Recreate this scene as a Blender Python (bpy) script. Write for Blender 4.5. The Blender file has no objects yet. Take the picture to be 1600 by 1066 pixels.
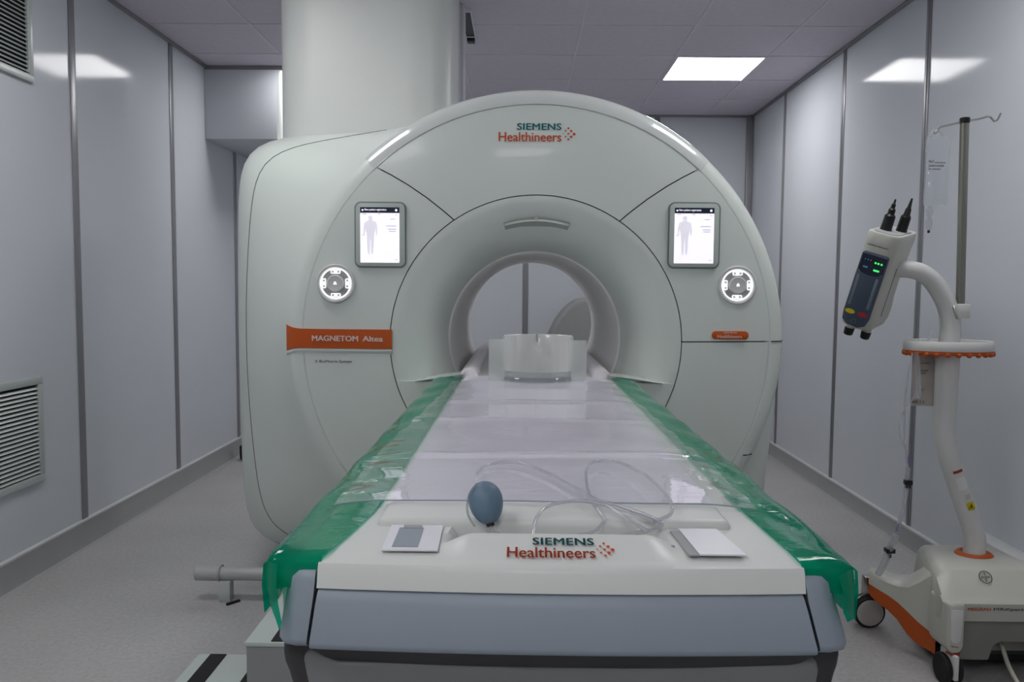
import bpy, bmesh, math, random
from mathutils import Vector, Matrix
random.seed(7)
R = math.radians
sc = bpy.context.scene
COL = sc.collection

# ---------------------------------------------------------------- camera
cam_d = bpy.data.cameras.new('camera'); cam = bpy.data.objects.new('camera', cam_d); COL.objects.link(cam)
cam_d.sensor_width = 36.0; cam_d.lens = 1240.0 / 1600.0 * 36.0
cam_d.clip_start = 0.02
ax = Vector((1.0, 0.011249, 0.008015)).normalized()
fw = Vector((-0.011, 0.9976, -0.0676)).normalized()
_vx, _vy, _F = 14.0, 84.0, 1240.0
_fy = 1 / math.sqrt(1 + (_vx/_F)**2 + (_vy/_F)**2)
YR = Vector((_vx/_F, _vy/_F, 1.0)) * _fy
_t = math.tan(R(.5))
XR = Vector((1, -_t, -(YR[0] - _t*YR[1]) / YR[2])).normalized()
ZR = XR.cross(YR)
if ZR[1] < 0: ZR = -ZR
cr = Vector((XR[0], YR[0], ZR[0])); cu = Vector((XR[1], YR[1], ZR[1])); cf = Vector((XR[2], YR[2], ZR[2]))
m = Matrix.Identity(4)
for i in range(3):
    m[i][0] = cr[i]; m[i][1] = cu[i]; m[i][2] = -cf[i]
m[0][3], m[1][3], m[2][3] = 0, 0, 1.344
cam.matrix_world = m
sc.camera = cam

# ---------------------------------------------------------------- view, world
sc.view_settings.view_transform = 'Standard'
sc.view_settings.look = 'None'
sc.view_settings.gamma = 1.0
sc.view_settings.use_curve_mapping = False
sc.view_settings.exposure = 0.0
w = bpy.data.worlds.new('world'); sc.world = w; w.use_nodes = True
w.node_tree.nodes['Background'].inputs[0].default_value = (0.5, 0.52, 0.55, 1)
w.node_tree.nodes['Background'].inputs[1].default_value = 0.05
LIGHT = 13.8          # radiance of the ceiling panels

# ---------------------------------------------------------------- materials
def lin(c):
    return tuple(((v/255.0)/12.92 if v/255.0 <= 0.04045 else ((v/255.0+0.055)/1.055)**2.4) for v in c)
def nodes(name):
    m = bpy.data.materials.new(name); m.use_nodes = True
    return m, m.node_tree, m.node_tree.nodes['Principled BSDF']
def mat(name, rgb, rough=0.4, metal=0.0, spec=0.5, var=0.03, scale=6.0, bump=0.0, bscale=200.0, coat=0.0, emis=None, es=0.0, trans=0.0, alpha=1.0, ior=1.45):
    m, t, b = nodes(name)
    c = lin(rgb)
    n = t.nodes
    tc = n.new('ShaderNodeTexCoord')
    nz = n.new('ShaderNodeTexNoise'); nz.inputs['Scale'].default_value = scale; nz.inputs['Detail'].default_value = 3
    t.links.new(tc.outputs['Object'], nz.inputs['Vector'])
    rp = n.new('ShaderNodeValToRGB')
    rp.color_ramp.elements[0].position = .3; rp.color_ramp.elements[1].position = .7
    rp.color_ramp.elements[0].color = tuple(max(0, v*(1-var)) for v in c) + (1,)
    rp.color_ramp.elements[1].color = tuple(min(1, v*(1+var)) for v in c) + (1,)
    t.links.new(nz.outputs['Fac'], rp.inputs['Fac'])
    t.links.new(rp.outputs['Color'], b.inputs['Base Color'])
    b.inputs['Roughness'].default_value = rough
    b.inputs['Metallic'].default_value = metal
    b.inputs['Specular IOR Level'].default_value = spec
    b.inputs['IOR'].default_value = ior
    b.inputs['Coat Weight'].default_value = coat
    b.inputs['Coat Roughness'].default_value = 0.06
    b.inputs['Transmission Weight'].default_value = trans
    b.inputs['Alpha'].default_value = alpha
    if emis:
        b.inputs['Emission Color'].default_value = lin(emis) + (1,)
        b.inputs['Emission Strength'].default_value = es
    if bump:
        n2 = n.new('ShaderNodeTexNoise'); n2.inputs['Scale'].default_value = bscale
        t.links.new(tc.outputs['Object'], n2.inputs['Vector'])
        bp = n.new('ShaderNodeBump'); bp.inputs['Strength'].default_value = bump; bp.inputs['Distance'].default_value = .002
        t.links.new(n2.outputs['Fac'], bp.inputs['Height']); t.links.new(bp.outputs['Normal'], b.inputs['Normal'])
    return m
def film(name, tint, body, mixbody, rough=0.06, bumpd=0.0, bscale=20.0, ior=1.4, gloss=1.0):
    """thin clear or tinted plastic: transparent + a little diffuse body + fresnel gloss"""
    m = bpy.data.materials.new(name); m.use_nodes = True; t = m.node_tree; n = t.nodes
    n.clear()
    out = n.new('ShaderNodeOutputMaterial')
    tr = n.new('ShaderNodeBsdfTransparent'); tr.inputs[0].default_value = tuple(tint) + (1,)
    df = n.new('ShaderNodeBsdfDiffuse'); df.inputs[0].default_value = tuple(body) + (1,)
    tl = n.new('ShaderNodeBsdfTranslucent'); tl.inputs[0].default_value = tuple(body) + (1,)
    dm = n.new('ShaderNodeMixShader'); dm.inputs[0].default_value = .35
    gl = n.new('ShaderNodeBsdfGlossy'); gl.inputs['Roughness'].default_value = rough
    gl.inputs[0].default_value = (gloss, gloss, gloss, 1)
    m1 = n.new('ShaderNodeMixShader'); m1.inputs[0].default_value = mixbody
    m2 = n.new('ShaderNodeMixShader')
    fr = n.new('ShaderNodeFresnel'); ge = n.new('ShaderNodeNewGeometry'); im = n.new('ShaderNodeMix'); im.data_type = 'FLOAT'
    im.inputs[2].default_value = ior; im.inputs[3].default_value = 1/ior     # same gloss on both faces of a thin sheet
    L = t.links.new
    L(ge.outputs['Backfacing'], im.inputs[0]); L(im.outputs[0], fr.inputs[0])
    L(df.outputs[0], dm.inputs[1]); L(tl.outputs[0], dm.inputs[2])
    L(tr.outputs[0], m1.inputs[1]); L(dm.outputs[0], m1.inputs[2])
    L(m1.outputs[0], m2.inputs[1]); L(gl.outputs[0], m2.inputs[2]); L(fr.outputs[0], m2.inputs[0])
    if bumpd:
        tc = n.new('ShaderNodeTexCoord'); mp = n.new('ShaderNodeMapping'); mp.inputs['Scale'].default_value = (1, 2.2, 1)
        nz = n.new('ShaderNodeTexNoise'); nz.inputs['Scale'].default_value = bscale; nz.inputs['Detail'].default_value = 2; nz.inputs['Distortion'].default_value = 1.2
        bp = n.new('ShaderNodeBump'); bp.inputs['Strength'].default_value = .6; bp.inputs['Distance'].default_value = bumpd
        L(tc.outputs['Object'], mp.inputs[0]); L(mp.outputs[0], nz.inputs['Vector']); L(nz.outputs['Fac'], bp.inputs['Height'])
        L(bp.outputs[0], gl.inputs['Normal']); L(bp.outputs[0], fr.inputs['Normal'])
    L(m2.outputs[0], out.inputs[0])
    return m

M = {}
M['wall'] = mat('wall laminate', (208, 211, 218), .09, spec=.13, var=.012, scale=1.5)
M['fill_wall'] = mat('unseen fill wall white', (232, 232, 230), .6, var=.01)  # wall behind the camera made whiter to bounce frontal fill
M['ceiling'] = mat('ceiling tile', (212, 205, 217), .8, var=.03, scale=30, bump=.3, bscale=300)
M['grid'] = mat('ceiling grid', (216, 211, 222), .5)
M['wseam'] = mat('wall joint aluminium', (146, 146, 150), .35, metal=.4)
M['skirt'] = mat('coved skirting vinyl', (160, 160, 161), .5, bump=.1)
M['skirtcap'] = mat('skirting cap', (205, 206, 206), .35)
M['cover'] = mat('scanner cover', (213, 221, 215), .3, spec=.5, var=.008, scale=2, coat=.15)
M['cover_gloss'] = mat('scanner rim gloss', (208, 213, 211), .12, var=.008, coat=.6)
M['lip'] = mat('shade-toned lip plastic', (172, 179, 174), .4)  # shade under the bore's top lip put into a darker grey
M['bore'] = mat('bore liner', (250, 248, 247), .4, var=.01)
M['seam'] = mat('dark seam', (52, 58, 56), .6)
M['seam_soft'] = mat('soft joint', (120, 124, 122), .6)
M['column'] = mat('column laminate', (222, 225, 221), .4, var=.01)
M['orange'] = mat('orange trim', (190, 82, 14), .4)
M['orange_dk'] = mat('orange plastic', (186, 84, 26), .45)
M['teal'] = mat('teal lettering', (0, 104, 108), .5)
M['rust'] = mat('orange lettering', (196, 78, 34), .5)
M['white_txt'] = mat('pale lettering', (226, 205, 196), .5)
M['dark_txt'] = mat('dark lettering', (70, 72, 74), .5)
M['frame'] = mat('screen frame', (182, 192, 188), .35)
M['frame_edge'] = mat('screen frame edge', (120, 128, 124), .4)
M['black'] = mat('black plastic', (14, 14, 16), .4)
M['blackrub'] = mat('black rubber', (20, 20, 21), .65)
M['glow'] = mat('lit screen', (240, 236, 245), .3, emis=(238, 234, 246), es=.80)
M['glow_hdr'] = mat('screen header', (22, 26, 42), .2, emis=(20, 26, 44), es=.6)
M['glow_txt'] = mat('screen text', (235, 235, 240), .3, emis=(240, 240, 245), es=.8)
M['glow_fig'] = mat('screen figure', (205, 202, 212), .3, emis=(206, 203, 214), es=.80)
M['glow_fig2'] = mat('screen faint text', (160, 160, 172), .3, emis=(188, 186, 198), es=.7)
M['ring'] = mat('lit ring', (255, 255, 255), .3, emis=(255, 255, 255), es=1.1)
M['dial'] = mat('dial metal', (206, 206, 206), .35)
M['dial_dk'] = mat('dial well', (168, 168, 168), .4)
M['blue_panel'] = mat('blue grey table panel', (150, 160, 172), .4, spec=.4, var=.01)
M['blue_dk'] = mat('dark blue grey fairing', (74, 80, 88), .4)
M['low_panel'] = mat('grey lower table cover', (128, 129, 131), .45)
M['under'] = mat('dark grey underside', (60, 60, 62), .45)
M['tray'] = mat('table white plastic', (220, 222, 219), .35, var=.008)
M['tray2'] = mat('white pad', (235, 235, 242), .3)
M['recess'] = mat('tray grey well', (165, 165, 168), .5)
M['socket'] = mat('socket grey', (150, 158, 168), .35)
M['mattress'] = mat('lavender grey mattress', (228, 225, 236), .5, var=.03, scale=9)
M['rimtube'] = mat('pinkish white rail', (250, 244, 250), .3)
M['green'] = film('green plastic film', (.02, .66, .42), (.0, .38, .23), .55, rough=.08, bumpd=.0015, bscale=14, ior=1.27)
M['clear'] = film('clear plastic film', (.975, .975, .985), (.92, .92, .95), .07, rough=.03, bumpd=.0007, bscale=14, ior=1.52)
M['clear_edge'] = film('film edge', (.75, .78, .79), (.7, .7, .7), .2, ior=1.5)
M['tube'] = film('clear tube', (.86, .86, .885), (.80, .80, .84), .28, rough=.08, ior=1.5)
M['holder'] = film('milky head holder', (.92, .94, .92), (.88, .90, .88), .42, rough=.15, ior=1.4)
M['holder_cup'] = film('frosted cup', (.95, .96, .95), (.95, .95, .945), .55, rough=.12, ior=1.4)
M['bulb'] = mat('blue squeeze bulb', (104, 128, 148), .45, bump=.15, bscale=400, var=.02)
M['steel'] = mat('stainless steel', (190, 188, 182), .25, metal=1.0)
M['pole'] = mat('pole steel', (140, 139, 130), .3, metal=.9)
M['pipe'] = mat('grey pipe', (178, 178, 180), .35, metal=.2)
M['step_w'] = mat('step white', (190, 200, 195), .5)
M['step_f'] = mat('step riser grey', (150, 153, 153), .5)
M['inj'] = mat('injector ivory plastic', (192, 192, 183), .4, var=.01)
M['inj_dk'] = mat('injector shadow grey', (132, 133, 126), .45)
M['inj_w'] = mat('injector white', (210, 210, 208), .4)
M['keypad'] = mat('keypad slate', (70, 80, 96), .35)
M['navy'] = mat('display navy', (16, 26, 48), .15)
M['ledg'] = mat('green lamp', (60, 220, 90), .4, emis=(60, 255, 110), es=1.0)
M['ledb'] = mat('teal lamp', (60, 110, 140), .4, emis=(60, 120, 150), es=.35)
M['strip'] = mat('keypad strip', (104, 116, 130), .4)
M['yellow'] = mat('yellow', (206, 186, 20), .45)
M['red'] = mat('red', (168, 30, 44), .45)
M['redbrown'] = mat('red sticker', (150, 52, 36), .5)
M['wheelw'] = mat('wheel disc', (178, 175, 170), .45)
M['cable'] = mat('ivory cable', (196, 194, 180), .45)
M['pouch'] = mat('pale pouch', (196, 188, 182), .5)
M['vent'] = mat('vent aluminium', (190, 196, 194), .35, metal=.15)
M['ventdk'] = mat('vent void', (30, 32, 32), .8)
M['bagclear'] = film('infusion bag', (.88, .90, .92), (.9, .9, .92), .2, rough=.08, bumpd=.004, bscale=30, ior=1.5)
M['lamp'] = mat('lamp diffuser', (255, 255, 255), .5, emis=(255, 255, 255), es=LIGHT)
M['unit'] = mat('dark grey casing', (150, 150, 150), .5)
M['violet'] = mat('violet connector', (120, 116, 168), .4)

# floor: grey speckled vinyl
fm, t, b = nodes('floor vinyl')
tc = t.nodes.new('ShaderNodeTexCoord')
v1 = t.nodes.new('ShaderNodeTexNoise'); v1.inputs['Scale'].default_value = 60; v1.inputs['Detail'].default_value = 5
v2 = t.nodes.new('ShaderNodeTexNoise'); v2.inputs['Scale'].default_value = 2.0
mx = t.nodes.new('ShaderNodeMix'); mx.data_type = 'FLOAT'; mx.inputs[0].default_value = .35
rp = t.nodes.new('ShaderNodeValToRGB')
rp.color_ramp.elements[0].position = .3; rp.color_ramp.elements[1].position = .72
rp.color_ramp.elements[0].color = lin((161, 160, 159)) + (1,); rp.color_ramp.elements[1].color = lin((189, 188, 187)) + (1,)
for n_ in (v1, v2): t.links.new(tc.outputs['Object'], n_.inputs['Vector'])
t.links.new(v1.outputs['Fac'], mx.inputs[2]); t.links.new(v2.outputs['Fac'], mx.inputs[3])
t.links.new(mx.outputs[0], rp.inputs['Fac']); t.links.new(rp.outputs['Color'], b.inputs['Base Color'])
b.inputs['Roughness'].default_value = .45
M['floor'] = fm

# ---------------------------------------------------------------- helpers
def box(bm, x0, x1, y0, y1, z0, z1, bev=0.0, seg=2, mtx=None):
    b2 = bmesh.new()
    bmesh.ops.create_cube(b2, size=1.0)
    for v in b2.verts:
        v.co = Vector(((x0+x1)/2 + v.co.x*(x1-x0), (y0+y1)/2 + v.co.y*(y1-y0), (z0+z1)/2 + v.co.z*(z1-z0)))
    if bev: bmesh.ops.bevel(b2, geom=b2.edges[:], offset=bev, segments=seg, profile=.5, affect='EDGES')
    merge(bm, b2, mtx)
def merge(bm, b2, mtx=None):
    if mtx is not None: b2.transform(mtx)
    me = bpy.data.meshes.new('tmp'); b2.to_mesh(me); b2.free(); bm.from_mesh(me); bpy.data.meshes.remove(me)
def catmull(pts, n=8, closed=False):
    P = [Vector(p) for p in pts]; out = []
    N = len(P)
    rng = range(N) if closed else range(N-1)
    for i in rng:
        if closed: p0, p1, p2, p3 = P[i-1], P[i], P[(i+1) % N], P[(i+2) % N]
        else: p0, p1, p2, p3 = P[max(i-1, 0)], P[i], P[i+1], P[min(i+2, N-1)]
        for k in range(n):
            s = k/n
            out.append(.5*((2*p1) + (p2-p0)*s + (2*p0-5*p1+4*p2-p3)*s*s + (3*p1-p0-3*p2+p3)*s**3))
    if not closed: out.append(P[-1].copy())
    return out
def tube(bm, pts, r, seg=10, closed=False, caps=True, flat=1.0):
    P = [Vector(p) for p in pts]; N = len(P)
    rad = r if isinstance(r, (list, tuple)) else [r]*N
    up = None; rings = []
    for i, p in enumerate(P):
        if closed: tan = (P[(i+1) % N] - P[i-1])
        else: tan = P[min(i+1, N-1)] - P[max(i-1, 0)]
        if tan.length < 1e-9: tan = Vector((0, 0, 1))
        tan.normalize()
        if up is None:
            a = Vector((0, 0, 1)) if abs(tan.z) < .9 else Vector((0, 1, 0))
            up = (a - tan*a.dot(tan)).normalized()
        else:
            up = up - tan*up.dot(tan)
            if up.length < 1e-6: up = Vector((1, 0, 0))
            up.normalize()
        sd = tan.cross(up)
        rings.append([bm.verts.new(p + (up*math.cos(2*math.pi*k/seg)*flat + sd*math.sin(2*math.pi*k/seg))*rad[i]) for k in range(seg)])
    bridge(bm, rings, True, closed)
    if caps and not closed:
        bm.faces.new(list(reversed(rings[0]))); bm.faces.new(rings[-1])
def bridge(bm, rings, wrap=True, loop=False):
    n = len(rings[0])
    for i in range(len(rings) if loop else len(rings)-1):
        a, b = rings[i], rings[(i+1) % len(rings)]
        for k in range(n if wrap else n-1):
            k2 = (k+1) % n
            try: bm.faces.new((a[k], a[k2], b[k2], b[k]))
            except ValueError: pass
def loft(bm, rings, wrap=True, cap0=False, cap1=False):
    V = [[bm.verts.new(Vector(p)) for p in r] for r in rings]
    bridge(bm, V, wrap)
    if cap0: bm.faces.new(list(reversed(V[0])))
    if cap1: bm.faces.new(V[-1])
    return V
def prism(bm, poly, y0, y1, bev=0.0, seg=2, mtx=None):
    """poly in (x,z), extruded along y"""
    b2 = bmesh.new()
    a = [b2.verts.new((x, y0, z)) for x, z in poly]; c = [b2.verts.new((x, y1, z)) for x, z in poly]
    n = len(poly)
    b2.faces.new(a); b2.faces.new(list(reversed(c)))
    for i in range(n): b2.faces.new((a[i], c[i], c[(i+1) % n], a[(i+1) % n]))
    bmesh.ops.recalc_face_normals(b2, faces=b2.faces[:])
    if bev: bmesh.ops.bevel(b2, geom=b2.edges[:], offset=bev, segments=seg, profile=.5, affect='EDGES')
    merge(bm, b2, mtx)
def rrect(w, h, r, n=6):
    out = []
    for cx, cz, a0 in ((w/2-r, h/2-r, 0), (-w/2+r, h/2-r, 90), (-w/2+r, -h/2+r, 180), (w/2-r, -h/2+r, 270)):
        for k in range(n+1):
            a = R(a0 + 90*k/n); out.append((cx + r*math.cos(a), cz + r*math.sin(a)))
    return out
def disc(bm, cx, cz, r0, r1, y, th=.002, seg=40, mtx=None):
    """ring (or disc when r0==0) lying in the xz plane, front at y, thickness to y+th"""
    b2 = bmesh.new()
    if r0 <= 0:
        pts = [(cx+r1*math.cos(2*math.pi*k/seg), cz+r1*math.sin(2*math.pi*k/seg)) for k in range(seg)]
        b2.free(); prism(bm, pts, y, y+th, mtx=mtx); return
    rings = []
    for rr, yy in ((r0, y), (r1, y), (r1, y+th), (r0, y+th)):
        rings.append([b2.verts.new((cx+rr*math.cos(2*math.pi*k/seg), yy, cz+rr*math.sin(2*math.pi*k/seg))) for k in range(seg)])
    bridge(b2, rings, True, True)
    merge(bm, b2, mtx)
def lathe(bm, prof, seg=48, mtx=None, cap0=True, cap1=True):
    """prof list of (r,z) about the z axis"""
    b2 = bmesh.new()
    rings = [[b2.verts.new((max(r, 1e-4)*math.cos(2*math.pi*k/seg), max(r, 1e-4)*math.sin(2*math.pi*k/seg), z)) for k in range(seg)] for r, z in prof]
    bridge(b2, rings)
    if cap0: b2.faces.new(list(reversed(rings[0])))
    if cap1: b2.faces.new(rings[-1])
    merge(bm, b2, mtx)
def frame(origin, ex, ey, ez):
    mm = Matrix.Identity(4)
    for i in range(3): mm[i][0], mm[i][1], mm[i][2], mm[i][3] = ex[i], ey[i], ez[i], origin[i]
    return mm

def finish(me, ang=35):
    bm = bmesh.new(); bm.from_mesh(me); bmesh.ops.recalc_face_normals(bm, faces=bm.faces[:]); bm.to_mesh(me); bm.free()
    for p in me.polygons: p.use_smooth = True
    me.set_sharp_from_angle(angle=R(ang))
def rootloc(o):
    while o.parent: o = o.parent
    return Vector(o.location)
def obj(name, bm, m, parent=None, label=None, ang=35, recalc=True):
    me = bpy.data.meshes.new(name); bm.to_mesh(me); bm.free()
    if recalc: finish(me, ang)
    me.materials.append(m)
    o = bpy.data.objects.new(name, me); COL.objects.link(o)
    if parent:
        me.transform(Matrix.Translation(-rootloc(parent))); o.parent = parent
    else:
        xs = [v.co for v in me.vertices]
        c = Vector(((min(v.x for v in xs)+max(v.x for v in xs))/2, (min(v.y for v in xs)+max(v.y for v in xs))/2, min(v.z for v in xs)))
        me.transform(Matrix.Translation(-c)); o.location = c
    if label: o['label'] = label
    return o
def thing(name, label, cat, loc, group=None):
    o = bpy.data.objects.new(name, None); COL.objects.link(o); o.empty_display_size = .1
    o.location = loc; o['label'] = label; o['category'] = cat
    if group: o['group'] = group
    return o
def tag(o, label, cat, group=None):
    o['label'] = label; o['category'] = cat
    if group: o['group'] = group
    return o
def struct(name, bm, m, **k):
    o = obj(name, bm, m, **k); o['kind'] = 'structure'; return o
def P(): return bmesh.new()

def text_bm(s, w, h, bold=.0, space=1.0):
    """lettering as a flat mesh in the local xy plane, lower-left at 0,0, fitted to w x h"""
    cu_ = bpy.data.curves.new('t', 'FONT'); cu_.body = s; cu_.size = 1.0; cu_.extrude = 0.0; cu_.offset = 0.0; cu_.space_character = space; cu_.resolution_u = 3
    o = bpy.data.objects.new('t', cu_); COL.objects.link(o)
    bpy.context.view_layer.update()
    me = bpy.data.meshes.new_from_object(o.evaluated_get(bpy.context.evaluated_depsgraph_get()))
    bpy.data.objects.remove(o); bpy.data.curves.remove(cu_)
    if bold:
        bq = bmesh.new()
        for dx_, dy_, dz_ in ((-bold, 0, 0), (bold, 0, .004), (0, bold*.5, .008), (0, -bold*.5, .012)):
            m2 = me.copy(); m2.transform(Matrix.Translation((dx_, dy_, dz_))); bq.from_mesh(m2); bpy.data.meshes.remove(m2)
        bq.to_mesh(me); bq.free()
    x0 = min(v.co.x for v in me.vertices); x1 = max(v.co.x for v in me.vertices)
    y0 = min(v.co.y for v in me.vertices); y1 = max(v.co.y for v in me.vertices)
    me.transform(Matrix.Diagonal((w/(x1-x0), h/(y1-y0), .02, 1)) @ Matrix.Translation((-x0, -y0, 0)))
    bm = bmesh.new(); bm.from_mesh(me); bpy.data.meshes.remove(me)
    r = bmesh.ops.extrude_face_region(bm, geom=bm.faces[:])
    for v in [g for g in r['geom'] if isinstance(g, bmesh.types.BMVert)]: v.co.z -= .0008
    return bm
def wallm(x, y, z):          # local xy -> world xz, facing -Y
    return frame((x, y, z), (1, 0, 0), (0, 0, 1), (0, -1, 0))
def lettering(s, w, h, mtx, m, parent, bold=.0, label=None, space=1.0):
    bm = text_bm(s, w, h, bold, space); bm.transform(mtx)
    return obj('lettering', bm, m, parent, label)

# ================================================================ SETTING
XL, XR_, YF, YB, ZC = -2.235, 2.05, 7.19, -1.7, 2.88
bm = P(); box(bm, XL-.1, XR_+.1, YB-.1, YF+.1, -.1, 0); struct('floor', bm, M['floor'])
bm = P(); box(bm, XL-.1, XR_+.1, YB-.1, YF+.1, ZC, ZC+.1); struct('ceiling', bm, M['ceiling'])
bm = P(); box(bm, XL-.1, XL, YB, YF, 0, ZC); struct('wall_left', bm, M['wall'])
bm = P(); box(bm, XR_, XR_+.1, YB, YF, 0, ZC); struct('wall_right', bm, M['wall'])
bm = P(); box(bm, XL-.1, XR_+.1, YF, YF+.1, 0, ZC); struct('wall_back', bm, M['wall'])
bm = P(); box(bm, XL-.1, XR_+.1, YB-.1, YB, 0, ZC); struct('wall_front', bm, M['fill_wall'])
tn = 1
def trim(bm, m):
    global tn
    o = struct('trim_%d' % tn, bm, m); tn += 1; return o
for y in (-.6, .55, 1.7, 2.85, 3.99, 5.11, 6.22):
    bm = P(); box(bm, XL, XL+.006, y-.026, y+.026, .13, ZC, .002); trim(bm, M['wseam'])
for y in (-.4, .75, 1.9, 3.02, 4.125, 5.18, 6.32):
    bm = P(); box(bm, XR_-.005, XR_, y-.024, y+.024, .11, ZC, .002); box(bm, XR_-.009, XR_, y-.006, y+.006, .11, ZC, .002); trim(bm, M['wseam'])
for x in (-1.1, .04, 1.2):
    bm = P(); box(bm, x-.025, x+.025, YF-.006, YF, .11, ZC, .002); trim(bm, M['wseam'])
bm = P(); box(bm, XR_-.06, XR_, YF-.04, YF, 0, ZC, .004); trim(bm, M['wseam'])
bm = P(); box(bm, XL, XL+.04, YF-.04, YF, 0, ZC, .004); trim(bm, M['wseam'])
# ceiling tile grid bars
bm = P()
xs = [-1.61, -1.01, -.41, .345, 1.012, 1.622]
for x in xs: box(bm, x-.006, x+.006, YB, YF, ZC-.004, ZC)
k = -11
for k in range(-11, 4):
    y = 5.375 + k*.602
    if YB < y < YF: box(bm, XL, XR_, y-.006, y+.006, ZC-.0045, ZC)
trim(bm, M['grid'])
bm = P()
for x0, x1 in ((XL, XL+.022), (XR_-.022, XR_)): box(bm, x0, x1, YB, YF, ZC-.018, ZC, .003)
box(bm, XL, XR_, YF-.022, YF, ZC-.018, ZC, .003); trim(bm, M['wseam'])
# coved skirtings
def skirt(name, prof, axis):
    bm = P(); rings = []
    for e in (0, 1):
        rings.append([axis(e, d, z) for d, z in prof])
    loft(bm, rings, True, True, True)
    return struct(name, bm, M['skirt'])
def pr_(h): return [(0, 0), (.045, 0), (.028, .008), (.02, .03), (.017, h), (0, h)]
def cap_(h): return [(0, h), (.018, h), (.018, h+.009), (.008, h+.012), (0, h+.012)]
sides = {'left': (lambda e, d, z: (XL+d, YB if e == 0 else YF, z), .128), 'right': (lambda e, d, z: (XR_-d, YB if e == 0 else YF, z), .098),
         'back': (lambda e, d, z: (XL if e == 0 else XR_, YF-d, z), .11)}
for nm, (fx, h) in sides.items():
    s = skirt('baseboard_'+nm, pr_(h), fx)
    bm = P(); loft(bm, [[fx(e, d, z) for d, z in cap_(h)] for e in (0, 1)], True, True, True)
    obj('cap', bm, M['skirtcap'], s)
# white service trunking low on the right wall
bm = P(); box(bm, XR_-.085, XR_, 2.3, 3.46, .20, .29, .006); trim(bm, M['skirtcap'])

# ceiling light panels
def lamp(cx, cy, label):
    t = thing('ceiling_light_panel', label, 'ceiling light', (cx, cy, ZC), 'square ceiling light panels')
    bm = P()
    for a in ((-.303, .303, -.303, -.285), (-.303, .303, .285, .303), (-.303, -.285, -.285, .285), (.285, .303, -.285, .285)):
        box(bm, cx+a[0], cx+a[1], cy+a[2], cy+a[3], ZC-.008, ZC)
    obj('frame', bm, M['grid'], t)
    bm = P(); box(bm, cx-.285, cx+.285, cy-.285, cy+.285, ZC-.006, ZC-.001); obj('diffuser', bm, M['lamp'], t)
    return t
lamp(1.317, 5.676, 'lit square ceiling light panel in the far right of the room, right of the scanner')
lamp(-1.32, 5.676, 'lit square ceiling light panel behind the column, mirrored in the left wall')
lamp(-1.32, 2.666, 'lit square ceiling light panel over the floor left of the patient table')
lamp(1.317, 2.666, 'lit square ceiling light panel over the floor right of the patient table')
lamp(-.03, -.946, 'added square ceiling light panel behind the viewer, unseen, for frontal light along the patient table')  # added panel out of view, brightens table end and scanner face
lamp(-1.32, .258, 'lit square ceiling light panel left of the near table end, close to the vent wall')

# wall vents (left wall)
def vent(y0, y1, z0, z1, label):
    t = thing('vent_grille', label, 'vent', (XL, (y0+y1)/2, z0), 'vent grilles on the left wall')
    bm = P(); f = .035
    for a in ((y0, y1, z0, z0+f), (y0, y1, z1-f, z1), (y0, y0+f, z0+f, z1-f), (y1-f, y1, z0+f, z1-f)):
        box(bm, XL, XL+.016, a[0], a[1], a[2], a[3], .003)
    obj('frame', bm, M['vent'], t)
    bm = P(); box(bm, XL+.0005, XL+.002, y0+f, y1-f, z0+f, z1-f); obj('void', bm, M['ventdk'], t)
    bm = P(); z = z0+f+.006
    while z < z1-f-.01:
        b2 = bmesh.new(); box(b2, -.001, .001, y0+f, y1-f, -.0068, .0068)
        mm = Matrix.Translation((XL+.0085, 0, z+.006)) @ Matrix.Rotation(R(-42), 4, 'Y')
        merge(bm, b2, mm); z += .0195
    obj('louvres', bm, M['vent'], t)
vent(2.75, 3.655, 2.25, 2.84, 'aluminium louvred vent grille high on the left wall')
vent(2.75, 3.645, .425, .915, 'aluminium louvred vent grille low on the left wall above the skirting')

# hung service box in the far left corner
t = thing('duct_box', 'pale boxed-in duct hung below the ceiling in the far left corner', 'duct box', (-1.97, 6.2, 2.37))
bm = P(); box(bm, XL+.001, -1.725, 5.65, YF-.001, 2.37, ZC-.03, .004); obj('casing', bm, M['wall'], t)
bm = P(); loft(bm, [[(x, y, z) for x, y in [(-1.725, 5.652)] + [(-1.725+.05*math.sin(R(a)), 5.702-.05*math.cos(R(a))) for a in range(0, 91, 15)] + [(-1.675, YF-.002), (-1.725, YF-.002)]] for z in (2.371, ZC-.03)], True, True, True)
obj('corner_trim', bm, M['cover_gloss'], t, 'bright white rounded corner trim')
bm = P(); box(bm, XL+.001, -1.67, 5.66, YF-.001, ZC-.03, ZC-.001); obj('top_rail', bm, M['wseam'], t)

# big white column on the scanner up to the ceiling
t = thing('service_column', 'tall white rounded column rising from the scanner to the ceiling', 'column', (-.75, 4.2, 2.0))
def rr_xy(x0, x1, y0, y1, r, n=8):
    return [(p[0]+(x0+x1)/2, p[1]+(y0+y1)/2) for p in rrect(x1-x0, y1-y0, r, n)]
bm = P(); loft(bm, [[(x, y, z) for x, y in rr_xy(-1.166, -.345, 3.74, 4.55, .2, 12)] for z in (1.98, ZC-.002)], True, True, True); obj('casing', bm, M['column'], t)
bm = P(); box(bm, -.372, -.338, 4.40, 4.55, 2.0, ZC-.002, .006); obj('side_trunking', bm, M['wall'], t)
bm = P(); box(bm, -.338, -.322, 4.42, 4.55, 2.0, ZC-.002, .004); obj('side_channel', bm, M['grid'], t)
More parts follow.
